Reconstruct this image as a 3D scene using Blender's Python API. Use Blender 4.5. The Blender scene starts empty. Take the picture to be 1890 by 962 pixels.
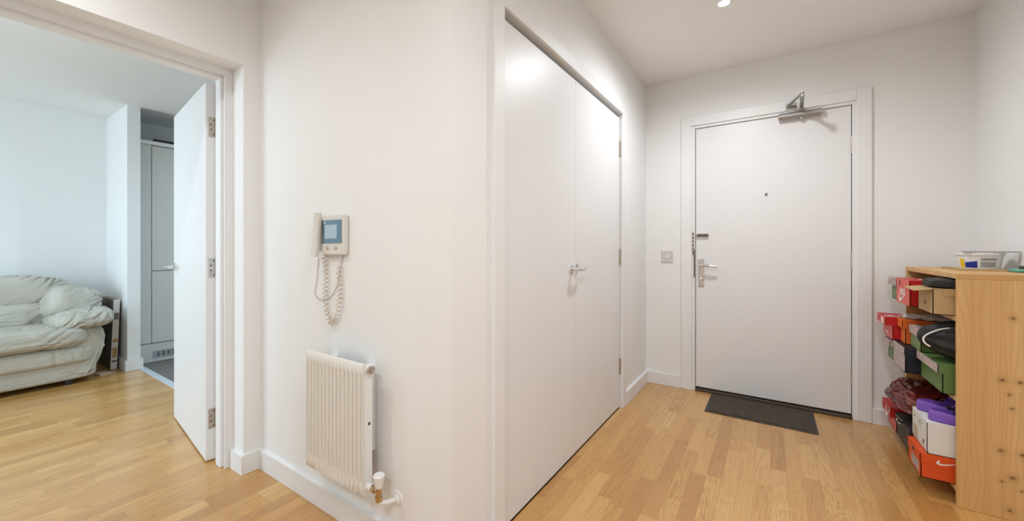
import bpy, bmesh, math, random
from mathutils import Vector, Matrix, noise
S = bpy.context.scene
COL = S.collection
random.seed(7)

# ------------------------------------------------------------------ camera
F, CX, CY, YAW, H = 719.4, 945.0, 458.1, math.radians(33.55), 1.12
cam = bpy.data.cameras.new('camera')
cam.sensor_width = 36.0
cam.lens = F / 1890.0 * 36.0
cam.shift_y = -(481.0 - CY) / 1890.0
cam.clip_start = 0.02
camo = bpy.data.objects.new('camera', cam)
camo.location = (0, 0, H)
camo.rotation_euler = (math.pi / 2, 0, YAW)
COL.objects.link(camo)
S.camera = camo

# ------------------------------------------------------------------ view, world, lights
S.view_settings.view_transform = 'Standard'
S.view_settings.look = 'None'
S.view_settings.gamma = 1.0
S.view_settings.use_curve_mapping = False
S.view_settings.exposure = 0.71
W = bpy.data.worlds.new('World')
S.world = W
W.use_nodes = True
W.node_tree.nodes['Background'].inputs[0].default_value = (0.62, 0.80, 1.0, 1)
W.node_tree.nodes['Background'].inputs[1].default_value = 1.2

def area_light(name, loc, rot, sx, sy, power, color):
    l = bpy.data.lights.new(name, 'AREA')
    l.shape = 'RECTANGLE'; l.size = sx; l.size_y = sy; l.energy = power; l.color = color
    o = bpy.data.objects.new(name, l); o.location = loc; o.rotation_euler = rot
    COL.objects.link(o); return o
# daylight entering by the living-room window (wall at Y = -3)
area_light('window_daylight', (-4.0, -3.12, 1.35), (math.radians(90), 0, 0), 2.5, 2.0, 47, (0.64, 0.85, 1.0))
DOWNLIGHT_COL = (0.90, 0.95, 1.0)
LIVING_COL = (0.64, 0.85, 1.0)

# ------------------------------------------------------------------ photo pixel -> point on a plane
FW = Vector((-math.sin(YAW), math.cos(YAW), 0)); RT = Vector((math.cos(YAW), math.sin(YAW), 0)); CAM = Vector((0, 0, H))
def on(px, py, ax, v):
    d = FW + RT * ((px - CX) / F) + Vector((0, 0, (CY - py) / F))
    return CAM + d * ((v - CAM[ax]) / d[ax])
def onX(px, py, v): return on(px, py, 0, v)
def onY(px, py, v): return on(px, py, 1, v)
def onZ(px, py, v=0.0): return on(px, py, 2, v)
def project(p):
    d = Vector(p) - CAM; z = d.dot(FW)
    return (CX + F * d.dot(RT) / z, CY - F * d.z / z, z)

# ------------------------------------------------------------------ materials
def srgb(r, g, b):
    f = lambda c: c / 12.92 if c <= 0.04045 else ((c + 0.055) / 1.055) ** 2.4
    return (f(r / 255.0), f(g / 255.0), f(b / 255.0), 1)
MATS = {}
class NT:
    def __init__(s, name):
        s.m = bpy.data.materials.new(name); s.m.use_nodes = True
        s.t = s.m.node_tree; s.b = s.t.nodes['Principled BSDF']
    def n(s, typ, **kw):
        nd = s.t.nodes.new(typ)
        for k, v in kw.items(): setattr(nd, k, v)
        return nd
    def l(s, a, b): s.t.links.new(a, b)
    def math(s, op, a, b=None, clamp=False):
        nd = s.n('ShaderNodeMath', operation=op, use_clamp=clamp)
        for i, v in enumerate((a, b)):
            if v is None: continue
            if isinstance(v, (int, float)): nd.inputs[i].default_value = v
            else: s.l(v, nd.inputs[i])
        return nd.outputs[0]
    def mix(s, fac, a, b, typ='MIX'):
        nd = s.n('ShaderNodeMix', data_type='RGBA', blend_type=typ)
        for i, v in ((0, fac), (6, a), (7, b)):
            if isinstance(v, (int, float)): nd.inputs[i].default_value = v
            elif isinstance(v, tuple): nd.inputs[i].default_value = v
            else: s.l(v, nd.inputs[i])
        return nd.outputs[2]
    def ramp(s, fac, stops):
        nd = s.n('ShaderNodeValToRGB'); cr = nd.color_ramp
        while len(cr.elements) < len(stops): cr.elements.new(0.5)
        for e, (p, c) in zip(cr.elements, stops): e.position = p; e.color = c
        s.l(fac, nd.inputs[0]); return nd.outputs[0]
    def noise(s, vec, scale, detail=3, rough=0.5, dist=0.0):
        nd = s.n('ShaderNodeTexNoise'); nd.inputs['Scale'].default_value = scale
        nd.inputs['Detail'].default_value = detail; nd.inputs['Roughness'].default_value = rough
        nd.inputs['Distortion'].default_value = dist
        if vec is not None: s.l(vec, nd.inputs['Vector'])
        return nd.outputs['Fac']
    def mapping(s, vec, loc=(0, 0, 0), scale=(1, 1, 1)):
        nd = s.n('ShaderNodeMapping'); nd.inputs['Location'].default_value = loc; nd.inputs['Scale'].default_value = scale
        s.l(vec, nd.inputs['Vector']); return nd.outputs[0]
    def bump(s, h, strength, dist=0.01):
        nd = s.n('ShaderNodeBump'); nd.inputs['Strength'].default_value = strength; nd.inputs['Distance'].default_value = dist
        s.l(h, nd.inputs['Height']); s.l(nd.outputs[0], s.b.inputs['Normal'])
    def pos(s): return s.n('ShaderNodeNewGeometry').outputs['Position']

def mat(name, col, rough=0.5, metal=0.0, spec=0.5, var=0.04, vscale=8.0, bump=0.0, bscale=60.0, bdist=0.002, coat=0.0):
    """plain painted / printed / metal surface: a colour with slight mottling and fine relief"""
    if name in MATS: return MATS[name]
    t = NT(name); b = t.b
    p = t.pos()
    lo = tuple(max(0, c * (1 - var)) for c in col[:3]) + (1,); hi = tuple(min(1, c * (1 + var)) for c in col[:3]) + (1,)
    t.l(t.ramp(t.noise(p, vscale, 3), [(0.3, lo), (0.7, hi)]), b.inputs['Base Color'])
    b.inputs['Roughness'].default_value = rough; b.inputs['Metallic'].default_value = metal
    b.inputs['Specular IOR Level'].default_value = spec
    if coat: b.inputs['Coat Weight'].default_value = coat; b.inputs['Coat Roughness'].default_value = 0.12
    if bump: t.bump(t.noise(p, bscale, 4), bump, bdist)
    MATS[name] = t.m; return t.m

M_wall = mat('white_wall_paint', (0.90, 0.895, 0.882), 0.62, var=0.01, vscale=2, bump=0.05, bscale=240, bdist=0.001, spec=0.3)
M_ceil = mat('white_ceiling_paint', (0.93, 0.92, 0.90), 0.85, var=0.008, vscale=2, spec=0.2)
M_trim = mat('white_satin_woodwork', (0.875, 0.87, 0.865), 0.42, var=0.01, vscale=3, spec=0.45)
M_door = mat('white_satin_door', (0.855, 0.85, 0.85), 0.38, var=0.008, vscale=2, spec=0.42)
M_gap = mat('gap_shade_paint', (0.05, 0.04, 0.035), 0.9)  # dark colour that stands in for shade behind the doors
M_steel = mat('brushed_steel', (0.62, 0.59, 0.55), 0.30, metal=1.0, var=0.1, vscale=40)
M_closer = mat('satin_grey_metal', (0.42, 0.41, 0.40), 0.5, metal=1.0, var=0.06, vscale=40)
M_chrome = mat('polished_chrome', (0.75, 0.75, 0.76), 0.14, metal=1.0)
M_brass = mat('aged_brass', (0.55, 0.40, 0.22), 0.34, metal=1.0, var=0.15, vscale=60)
M_bronze = mat('worn_hinge_metal', (0.50, 0.44, 0.37), 0.38, metal=1.0, var=0.2, vscale=80)
M_dark = mat('dark_metal', (0.10, 0.09, 0.085), 0.45, metal=0.6)
M_rad = mat('cream_radiator_enamel', (0.80, 0.765, 0.70), 0.34, var=0.01)
M_radw = mat('white_radiator_enamel', (0.86, 0.85, 0.83), 0.30, var=0.01)
M_plastic = mat('ivory_plastic', (0.74, 0.715, 0.65), 0.42, var=0.02)
M_cord = mat('cream_cord', (0.66, 0.56, 0.44), 0.5, var=0.05)
M_wire = mat('grey_wire', (0.42, 0.36, 0.32), 0.5)
M_screenf = mat('blue_grey_screen_bezel', srgb(88, 128, 150), 0.25, var=0.03)
M_screen = mat('pale_blue_screen', srgb(168, 192, 205), 0.25, var=0.02)
M_switch = mat('grey_white_switch_plate', (0.68, 0.66, 0.65), 0.4)
M_black = mat('black_plastic', (0.018, 0.017, 0.017), 0.4)
M_blackcloth = mat('black_cloth', (0.014, 0.013, 0.013), 0.62, var=0.3, vscale=30, bump=0.3, bscale=40, bdist=0.006)
M_unit = mat('grey_white_kitchen_lacquer', (0.68, 0.67, 0.64), 0.38, var=0.01)
M_strip = mat('grey_aluminium_strip', (0.60, 0.66, 0.70), 0.45, var=0.05)
M_white = mat('white_card', (0.80, 0.78, 0.74), 0.6, var=0.02)
M_red = mat('red_card', srgb(196, 22, 26), 0.45, var=0.05)
M_red_lit = mat('red_card_lit', srgb(226, 92, 82), 0.45, var=0.04)  # red card lightened as under glancing light
M_orange = mat('orange_card', srgb(224, 82, 26), 0.5, var=0.04)
M_orange2 = mat('light_orange_card', srgb(225, 105, 30), 0.5, var=0.04)
M_green = mat('green_card', srgb(92, 122, 62), 0.55, var=0.05)
M_green2 = mat('pale_green_card', srgb(116, 138, 88), 0.55, var=0.05)
M_navy = mat('navy_card', srgb(24, 32, 46), 0.5, var=0.08)
M_maroonc = mat('maroon_card', srgb(110, 24, 22), 0.5, var=0.05)
M_tan = mat('tan_cardboard', srgb(190, 158, 112), 0.75, var=0.05, vscale=20)
M_dgrey = mat('charcoal_card', srgb(58, 54, 52), 0.5, var=0.06)
M_print = mat('dark_print', (0.03, 0.03, 0.035), 0.6)
M_whitep = mat('white_print', (0.86, 0.84, 0.80), 0.5)
M_purple = mat('purple_foam', srgb(128, 88, 188), 0.55, var=0.04, bump=0.05, bscale=200)
M_purple2 = mat('dark_purple_foam', srgb(98, 62, 160), 0.6, var=0.05)
M_tub = mat('white_tub_plastic', (0.80, 0.80, 0.80), 0.35)
M_yellow = mat('yellow_label', srgb(240, 200, 40), 0.45)
M_blue = mat('blue_label', srgb(20, 45, 150), 0.45)
M_teal = mat('teal_plastic', srgb(110, 180, 165), 0.45)
M_greysheet = mat('grey_sheet', (0.22, 0.20, 0.18), 0.6, var=0.2, vscale=40)
M_panelface = mat('grey_brown_board', srgb(128, 118, 108), 0.6, var=0.08, vscale=14)
M_vinyl = mat('grey_vinyl', (0.19, 0.175, 0.16), 0.55, var=0.12, vscale=9)
M_lightbeige = mat('pale_wood_offcut', srgb(196, 170, 146), 0.6)

def patterned(name, base, hot):
    """grey printed card with scribbled orange-white lettering"""
    t = NT(name); p = t.pos()
    a = t.noise(t.mapping(p, scale=(1, 1, 2.2)), 60, 2)
    c = t.ramp(a, [(0.40, base), (0.52, tuple(min(1, x * 1.9) for x in base[:3]) + (1,)), (0.60, hot), (0.72, base)])
    t.l(c, t.b.inputs['Base Color']); t.b.inputs['Roughness'].default_value = 0.5
    return t.m
M_pattern = patterned('grey_patterned_card', srgb(150, 144, 142), srgb(224, 160, 130))
M_tissue = mat('crumpled_tissue', (0.66, 0.62, 0.55), 0.8, var=0.1, vscale=40, bump=0.8, bscale=50, bdist=0.01)

def oak():
    t = NT('oak_laminate'); b = t.b
    rnd = t.n('ShaderNodeObjectInfo').outputs['Random']
    at = t.n('ShaderNodeAttribute', attribute_name='tone').outputs['Fac']
    f = t.math('FRACT', t.math('ADD', rnd, at))
    f2 = t.math('FRACT', t.math('MULTIPLY', f, 17.3))
    off = t.n('ShaderNodeCombineXYZ'); t.l(t.math('MULTIPLY', f, 31.0), off.inputs[0]); t.l(t.math('MULTIPLY', f2, 13.0), off.inputs[1]); t.l(f, off.inputs[2])
    add = t.n('ShaderNodeVectorMath', operation='ADD'); t.l(t.pos(), add.inputs[0]); t.l(off.outputs[0], add.inputs[1])
    v = add.outputs[0]
    base = t.ramp(f, [(0.0, (0.54, 0.265, 0.072, 1)), (0.3, (0.645, 0.345, 0.098, 1)), (0.65, (0.685, 0.375, 0.112, 1)), (1.0, (0.76, 0.45, 0.155, 1))])
    # cathedral figure: warped rings stretched along the stave
    w = t.noise(t.mapping(v, scale=(9, 1.1, 1)), 1.0, 3, 0.5, 0.6)
    rings = t.math('ABSOLUTE', t.math('SINE', t.math('MULTIPLY', w, 62.0)))
    fig = t.math('POWER', rings, 4.5)
    fine = t.noise(t.mapping(v, scale=(230, 5, 1)), 1.0, 3, 0.6)
    tone = t.noise(t.mapping(v, scale=(14, 2, 1)), 1.0, 2)
    strength = t.math('MULTIPLY', fig, t.math('ADD', t.math('MULTIPLY', f2, 0.36), 0.08))
    c = t.mix(strength, base, (0.31, 0.135, 0.035, 1))
    c = t.mix(t.math('MULTIPLY', t.math('SUBTRACT', fine, 0.42, True), 1.1, True), c, (0.35, 0.165, 0.05, 1))
    c = t.mix(t.math('MULTIPLY', t.math('SUBTRACT', tone, 0.5, True), 0.5, True), c, (0.70, 0.41, 0.16, 1))
    t.l(c, b.inputs['Base Color'])
    b.inputs['Roughness'].default_value = 0.34; b.inputs['Specular IOR Level'].default_value = 0.5; b.inputs['Coat Weight'].default_value = 0.7; b.inputs['Coat Roughness'].default_value = 0.17
    t.bump(fine, 0.06, 0.001)
    return t.m
M_oak = oak()

def pine(name, knots, axis_u=0, light=1.0):
    """pine board, grain running along Z (u = across); knots = (u, z, radius) in world metres"""
    t = NT(name); b = t.b
    sep = t.n('ShaderNodeSeparateXYZ'); t.l(t.pos(), sep.inputs[0])
    u = sep.outputs[axis_u]; z = sep.outputs[2]
    disp = None; dark = None; pale = None
    for ku, kz, kr in knots:
        du = t.math('SUBTRACT', u, ku); dz = t.math('SUBTRACT', z, kz)
        a = t.math('DIVIDE', du, kr * 1.7); c = t.math('DIVIDE', dz, kr * 5.0)
        r2 = t.math('ADD', t.math('MULTIPLY', a, a), t.math('MULTIPLY', c, c))
        g = t.math('POWER', 2.718, t.math('MULTIPLY', r2, -1.0))
        sg = t.math('MULTIPLY', t.math('MULTIPLY', g, du), -0.85)      # grain lines bend around the knot
        disp = sg if disp is None else t.math('ADD', disp, sg)
        a2 = t.math('DIVIDE', du, kr * 0.62); c2 = t.math('DIVIDE', dz, kr * 0.5)
        r3 = t.math('ADD', t.math('MULTIPLY', a2, a2), t.math('MULTIPLY', c2, c2))
        k = t.math('POWER', 2.718, t.math('MULTIPLY', r3, -1.0))
        dark = k if dark is None else t.math('MAXIMUM', dark, k)
        a4 = t.math('DIVIDE', du, kr * 1.5); c4 = t.math('DIVIDE', dz, kr * 1.6)
        r4 = t.math('ADD', t.math('MULTIPLY', a4, a4), t.math('MULTIPLY', c4, c4))
        k4 = t.math('POWER', 2.718, t.math('MULTIPLY', r4, -1.0))
        pale = k4 if pale is None else t.math('MAXIMUM', pale, k4)
    uu = u if disp is None else t.math('ADD', u, disp)
    cv = t.n('ShaderNodeCombineXYZ'); t.l(uu, cv.inputs[0]); t.l(z, cv.inputs[2])
    vec = cv.outputs[0]
    wob = t.noise(t.mapping(vec, scale=(7, 1, 0.9)), 1.0, 2)
    s = t.math('SINE', t.math('ADD', t.math('MULTIPLY', uu, 400.0), t.math('MULTIPLY', wob, 70.0)))
    g1 = t.math('ADD', t.math('MULTIPLY', s, 0.5), 0.5)
    big = t.noise(t.mapping(vec, scale=(22, 1, 0.5)), 1.0, 3)
    fine = t.noise(t.mapping(vec, scale=(260, 1, 3)), 1.0, 2)
    L = light
    c = t.ramp(big, [(0.3, (0.46 * L, 0.262 * L, 0.094 * L, 1)), (0.7, (0.56 * L, 0.355 * L, 0.155 * L, 1))])
    c = t.mix(t.math('MULTIPLY', t.math('POWER', g1, 2.5), 0.34), c, (0.40 * L, 0.20 * L, 0.06 * L, 1))
    c = t.mix(t.math('MULTIPLY', fine, 0.2), c, (0.50 * L, 0.29 * L, 0.12 * L, 1))
    if dark is not None:
        c = t.mix(t.math('MULTIPLY', pale, 0.45), c, (0.36, 0.165, 0.05, 1))
        c = t.mix(t.math('MULTIPLY', dark, 0.9), c, (0.15, 0.06, 0.02, 1))
    t.l(c, b.inputs['Base Color']); b.inputs['Roughness'].default_value = 0.48; b.inputs['Specular IOR Level'].default_value = 0.35
    return t.m

def leather():
    t = NT('pale_grey_leather'); b = t.b; p = t.pos()
    m = t.noise(p, 5, 3)
    t.l(t.ramp(m, [(0.3, (0.50, 0.47, 0.40, 1)), (0.7, (0.57, 0.54, 0.465, 1))]), b.inputs['Base Color'])
    b.inputs['Roughness'].default_value = 0.40; b.inputs['Specular IOR Level'].default_value = 0.45
    w = t.noise(t.mapping(p, scale=(1, 1.0, 1.6)), 9, 4, 0.55, 1.2)
    fine = t.noise(p, 260, 2)
    h = t.math('ADD', w, t.math('MULTIPLY', fine, 0.03))
    t.bump(h, 0.35, 0.03)
    return t.m
M_leather = leather()

def plastic_bag():
    t = NT('maroon_plastic_film'); b = t.b; p = t.pos()
    n = t.noise(p, 9, 1.5, 0.4, 1.2)
    t.l(t.ramp(n, [(0.35, (0.085, 0.008, 0.010, 1)), (0.62, (0.15, 0.013, 0.013, 1)), (0.75, (0.24, 0.06, 0.05, 1))]), b.inputs['Base Color'])
    b.inputs['Roughness'].default_value = 0.13; b.inputs['Specular IOR Level'].default_value = 0.8
    t.bump(n, 0.8, 0.06); return t.m
M_bag = plastic_bag()

def mat_pile():
    t = NT('brown_mat_pile'); p = t.pos()
    n = t.noise(p, 240, 3); n2 = t.noise(p, 22, 3)
    c = t.mix(0.4, t.ramp(n, [(0.3, (0.030, 0.021, 0.013, 1)), (0.7, (0.125, 0.092, 0.062, 1))]), t.ramp(n2, [(0.3, (0.04, 0.03, 0.024, 1)), (0.7, (0.10, 0.08, 0.065, 1))]))
    t.l(c, t.b.inputs['Base Color']); t.b.inputs['Roughness'].default_value = 0.95
    t.bump(n, 0.8, 0.004); return t.m
M_pile = mat_pile()

def emit(name, col, strength):
    t = NT(name); t.b.inputs['Emission Color'].default_value = col; t.b.inputs['Emission Strength'].default_value = strength
    return t.m
M_lamp = emit('lit_lamp_lens', (1, 0.95, 0.88, 1), 14.0)
def window_glass():
    t = NT('clear_window_glass'); tr = t.n('ShaderNodeBsdfTransparent'); gl = t.n('ShaderNodeBsdfGlossy'); gl.inputs['Roughness'].default_value = 0.02
    mx = t.n('ShaderNodeMixShader'); mx.inputs[0].default_value = 0.06
    t.l(tr.outputs[0], mx.inputs[1]); t.l(gl.outputs[0], mx.inputs[2])
    t.l(mx.outputs[0], t.t.nodes['Material Output'].inputs[0]); return t.m
M_glass = window_glass()

# ------------------------------------------------------------------ mesh helpers
def BM(): return bmesh.new()
def box(bm, x0, x1, y0, y1, z0, z1, bev=0.0, seg=2, rotz=0.0, M=None):
    tmp = bmesh.new()
    bmesh.ops.create_cube(tmp, size=1.0)
    for v in tmp.verts:
        v.co = Vector(((x0 + x1) / 2 + v.co.x * (x1 - x0), (y0 + y1) / 2 + v.co.y * (y1 - y0), (z0 + z1) / 2 + v.co.z * (z1 - z0)))
    if bev: bmesh.ops.bevel(tmp, geom=tmp.edges[:], offset=bev, segments=seg, affect='EDGES', profile=0.5)
    if rotz:
        c = Vector(((x0 + x1) / 2, (y0 + y1) / 2, 0))
        bmesh.ops.rotate(tmp, cent=c, matrix=Matrix.Rotation(rotz, 3, 'Z'), verts=tmp.verts[:])
    if M is not None: bmesh.ops.transform(tmp, matrix=M, verts=tmp.verts[:])
    me = bpy.data.meshes.new('t'); tmp.to_mesh(me); tmp.free(); bm.from_mesh(me); bpy.data.meshes.remove(me)
    return bm
def tube(bm, pts, r, n=10, caps=True):
    pts = [Vector(p) for p in pts]; rings = []
    up = Vector((0, 0, 1)); prev = None
    for i, p in enumerate(pts):
        t = (pts[min(i + 1, len(pts) - 1)] - pts[max(i - 1, 0)]).normalized()
        if prev is None:
            a = up if abs(t.dot(up)) < 0.9 else Vector((1, 0, 0)); s = t.cross(a).normalized()
        else:
            s = (prev - t * prev.dot(t)).normalized()
        prev = s; u = s.cross(t)
        rr = r[i] if isinstance(r, (list, tuple)) else r
        rings.append([bm.verts.new(p + (s * math.cos(k * 2 * math.pi / n) + u * math.sin(k * 2 * math.pi / n)) * rr) for k in range(n)])
    for a, b in zip(rings, rings[1:]):
        for k in range(n): bm.faces.new((a[k], a[(k + 1) % n], b[(k + 1) % n], b[k]))
    if caps:
        bm.faces.new(list(reversed(rings[0]))); bm.faces.new(rings[-1])
    return bm
def prism(bm, pts2, f0, f1):
    """polygon pts2 lifted by the functions f0 (one side) and f1 (other side)"""
    a = [bm.verts.new(f0(p)) for p in pts2]; b = [bm.verts.new(f1(p)) for p in pts2]
    n = len(pts2)
    bm.faces.new(a); bm.faces.new(list(reversed(b)))
    for i in range(n): bm.faces.new((a[i], b[i], b[(i + 1) % n], a[(i + 1) % n]))
    return bm
def lathe(bm, prof, c, n=32, axis='Z'):
    rings = []
    for r, z in prof:
        ring = []
        for k in range(n):
            a = 2 * math.pi * k / n
            q = (r * math.cos(a), r * math.sin(a), z)
            if axis == 'Y': q = (q[0], q[2], q[1])
            if axis == 'X': q = (q[2], q[0], q[1])
            ring.append(bm.verts.new(Vector(c) + Vector(q)))
        rings.append(ring)
    for a, b in zip(rings, rings[1:]):
        for k in range(n): bm.faces.new((a[k], a[(k + 1) % n], b[(k + 1) % n], b[k]))
    bm.faces.new(rings[0]); bm.faces.new(rings[-1])
    return bm
def pillow(bm, c, h, e=(0.6, 0.6), rot=(0, 0, 0), nu=64, nv=36, fn=None):
    """soft superellipsoid; fn(dir, point) -> displaced point"""
    R = (Matrix.Rotation(rot[2], 3, 'Z') @ Matrix.Rotation(rot[1], 3, 'Y') @ Matrix.Rotation(rot[0], 3, 'X'))
    sp = lambda v, p: math.copysign(abs(v) ** p, v)
    rows = []
    for j in range(nv + 1):
        ph = -math.pi / 2 + math.pi * j / nv
        row = []
        for i in range(nu):
            th = 2 * math.pi * i / nu
            l = Vector((sp(math.cos(ph), e[0]) * sp(math.cos(th), e[1]), sp(math.cos(ph), e[0]) * sp(math.sin(th), e[1]), sp(math.sin(ph), e[0])))
            p = Vector((l.x * h[0], l.y * h[1], l.z * h[2]))
            if fn: p = fn(l, p)
            row.append(Vector(c) + R @ p)
        rows.append(row)
    bot = bm.verts.new(sum(rows[0], Vector()) / nu); top = bm.verts.new(sum(rows[-1], Vector()) / nu)
    vs = [[bm.verts.new(p) for p in row] for row in rows[1:-1]]
    for a, b in zip(vs, vs[1:]):
        for k in range(nu): bm.faces.new((a[k], a[(k + 1) % nu], b[(k + 1) % nu], b[k]))
    for k in range(nu):
        bm.faces.new((bot, vs[0][(k + 1) % nu], vs[0][k])); bm.faces.new((top, vs[-1][k], vs[-1][(k + 1) % nu]))
    return bm

WLOC = {}
def link(o, parent, loc):
    COL.objects.link(o)
    if parent is not None: o.parent = parent
    o.location = loc
def obj(name, bm, m, parent=None, label=None, cat=None, group=None, kind=None, smooth=False, base=None, angle=None):
    """bm is in world coordinates; a top-level mesh gets its origin at its base, a part at its parent's origin"""
    bmesh.ops.recalc_face_normals(bm, faces=bm.faces[:])
    if parent is None:
        if base is None:
            xs = [v.co.x for v in bm.verts]; ys = [v.co.y for v in bm.verts]; zs = [v.co.z for v in bm.verts]
            base = ((min(xs) + max(xs)) / 2, (min(ys) + max(ys)) / 2, min(zs))
        w = Vector(base); loc = w
    else:
        w = WLOC[parent.name]; loc = Vector((0, 0, 0))
    bmesh.ops.translate(bm, vec=-w, verts=bm.verts[:])
    me = bpy.data.meshes.new(name); bm.to_mesh(me); bm.free()
    me.materials.append(m)
    if smooth:
        for p in me.polygons: p.use_smooth = True
        if angle is not None: me.set_sharp_from_angle(angle=math.radians(angle))
    o = bpy.data.objects.new(name, me); link(o, parent, loc); WLOC[o.name] = w
    tag(o, label, cat, group, kind); return o
def tag(o, label=None, cat=None, group=None, kind=None):
    for k, v in (('label', label), ('category', cat), ('group', group), ('kind', kind)):
        if v: o[k] = v
    return o
def thing(name, loc, label, cat, group=None, kind=None):
    o = bpy.data.objects.new(name, None); o.empty_display_size = 0.05
    link(o, None, Vector(loc)); WLOC[o.name] = Vector(loc); return tag(o, label, cat, group, kind)
def bx(name, m, parent, x0, x1, y0, y1, z0, z1, bev=0.0, **kw):
    return obj(name, box(BM(), x0, x1, y0, y1, z0, z1, bev), m, parent, **kw)
def text_part(name, s, size, loc, rot, m, parent, stretch=1.0):
    cu = bpy.data.curves.new('tx', 'FONT'); cu.body = s; cu.size = size; cu.align_x = 'CENTER'; cu.align_y = 'CENTER'; cu.extrude = 0.0004
    to = bpy.data.objects.new('tx', cu); COL.objects.link(to)
    me = bpy.data.meshes.new_from_object(to.evaluated_get(bpy.context.evaluated_depsgraph_get()))
    bpy.data.objects.remove(to); bpy.data.curves.remove(cu)
    bm = BM(); bm.from_mesh(me); bpy.data.meshes.remove(me)
    for v in bm.verts: v.co.x *= stretch
    R = Matrix.Translation(Vector(loc)) @ rot
    bmesh.ops.transform(bm, matrix=R, verts=bm.verts[:])
    return obj(name, bm, m, parent)

# axes frames for things fixed flat on a face: columns = text-right, text-up, outward normal
def frame(right, up):
    r = Vector(right).normalized(); u = Vector(up).normalized(); n = r.cross(u)
    return Matrix((r, u, n)).transposed().to_4x4()
FACE_NX = frame((0, -1, 0), (0, 0, 1))      # face looking to -X
FACE_NY = frame((1, 0, 0), (0, 0, 1))       # face looking to -Y
SWOOSH = [(-0.5, 0.02), (-0.40, 0.16), (-0.33, 0.22), (-0.38, 0.10), (-0.385, 0.0), (-0.34, -0.07), (-0.25, -0.085), (-0.1, -0.05), (0.5, 0.22),
          (0.0, -0.10), (-0.2, -0.19), (-0.33, -0.22), (-0.44, -0.18), (-0.5, -0.09)]
def swoosh(name, w, hgt, loc, rot, m, parent):
    bm = BM(); R = Matrix.Translation(Vector(loc)) @ rot
    prism(bm, SWOOSH, lambda p: R @ Vector((p[0] * w, p[1] * hgt, 0.0)), lambda p: R @ Vector((p[0] * w, p[1] * hgt, 0.0008)))
    return obj(name, bm, m, parent)

# ------------------------------------------------------------------ key planes
XC, YB, YF, XR, XD = -0.872, 0.955, 3.355, 0.985, -2.18      # cupboard wall, radiator wall, entrance wall, right wall, doorway wall
XDL, XK, XBK = -2.43, -4.885, -5.60                           # living side of doorway wall, end of kitchen nib wall, living back wall
CH, CL = 2.475, 2.43
YBACK, YWIN = -1.7, -3.0
T = 0.016                                                     # skirting thickness
SK = 0.095                                                    # skirting height

def struct(name, bm, m, label, cat, **kw): return obj(name, bm, m, None, label, cat, kind='structure', **kw)

# ------------------------------------------------------------------ walls
b = BM()
box(b, XDL, XD, 0.876, YB + 0.1, 0, 2.6); box(b, XDL, XD, YBACK, -0.06, 0, 2.6); box(b, XDL, XD, -0.06, 0.876, 2.028, 2.6)
struct('wall_left', b, M_wall, 'white plastered wall around the doorway into the living room', 'wall')
struct('wall_middle', box(BM(), XD, XC, YB, YB + 0.1, 0, 2.6), M_wall, 'white wall that carries the radiator and the door-entry phone', 'wall')
b = BM()
OY0, OY1, OZ = 1.236, 2.702, 2.062                            # cupboard opening
box(b, XC - 0.1, XC, YB + 0.1, OY0 - 0.01, 0, 2.6); box(b, XC - 0.1, XC, OY1 + 0.01, YF + 0.1, 0, 2.6); box(b, XC - 0.1, XC, OY0 - 0.01, OY1 + 0.01, OZ + 0.01, 2.6)
struct('wall_cupboard', b, M_wall, 'white wall around the double cupboard doors', 'wall')
FX0, FX1, FZ = -0.520, 0.470, 2.088                           # entrance door opening
b = BM()
box(b, XC, FX0, YF, YF + 0.16, 0, 2.6); box(b, FX1, XR + 0.1, YF, YF + 0.16, 0, 2.6); box(b, FX0, FX1, YF, YF + 0.16, FZ, 2.6)
struct('wall_entrance', b, M_wall, 'white end wall around the entrance door', 'wall')
struct('wall_right', box(BM(), XR, XR + 0.1, YBACK, YF, 0, 2.6), M_wall, 'plain white wall behind the pine shoe shelf', 'wall')
struct('wall_back', box(BM(), XD, XR, YBACK - 0.1, YBACK, 0, 2.6), M_wall, 'plain white wall closing the far end of the hall', 'wall')
# living room and kitchen
struct('wall_living', box(BM(), XBK - 0.1, XBK, YWIN - 0.1, 3.3, 0, 2.6), M_wall, 'pale wall behind the leather sofa', 'wall')
struct('wall_nib', box(BM(), XBK, XK, 1.022, 1.112, 0, 2.6), M_wall, 'short white wall between the sofa and the kitchen units', 'wall')
struct('wall_kitchen', box(BM(), XBK, XDL, 3.2, 3.3, 0, 2.6), M_wall, 'white end wall of the kitchen', 'wall')
struct('wall_hallside', box(BM(), XDL, XDL + 0.1, YB + 0.1, 3.3, 0, 2.6), M_wall, 'white kitchen wall behind the open door', 'wall')
b = BM()
WX0, WX1, WZ0, WZ1 = -5.3, -2.7, 0.3, 2.25
box(b, XBK, WX0, YWIN - 0.1, YWIN, 0, 2.6); box(b, WX1, XDL + 0.15, YWIN - 0.1, YWIN, 0, 2.6)
box(b, WX0, WX1, YWIN - 0.1, YWIN, 0, WZ0); box(b, WX0, WX1, YWIN - 0.1, YWIN, WZ1, 2.6)
struct('wall_window', b, M_wall, 'white wall around the large living room window', 'wall')
struct('wall_livingside', box(BM(), XDL, XDL + 0.15, YWIN, YBACK, 0, 2.6), M_wall, 'white living room side wall', 'wall')
win = thing('window_1', ((WX0 + WX1) / 2, YWIN - 0.05, WZ0), 'large white framed living room window', 'window', kind='structure')
b = BM()
for x in (WX0 + 0.03, (WX0 + WX1) / 2, WX1 - 0.03): box(b, x - 0.03, x + 0.03, YWIN - 0.08, YWIN - 0.02, WZ0, WZ1)
for z in (WZ0 + 0.03, WZ1 - 0.03): box(b, WX0, WX1, YWIN - 0.079, YWIN - 0.021, z - 0.03, z + 0.03)
obj('window_frame', b, M_trim, win)
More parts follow.
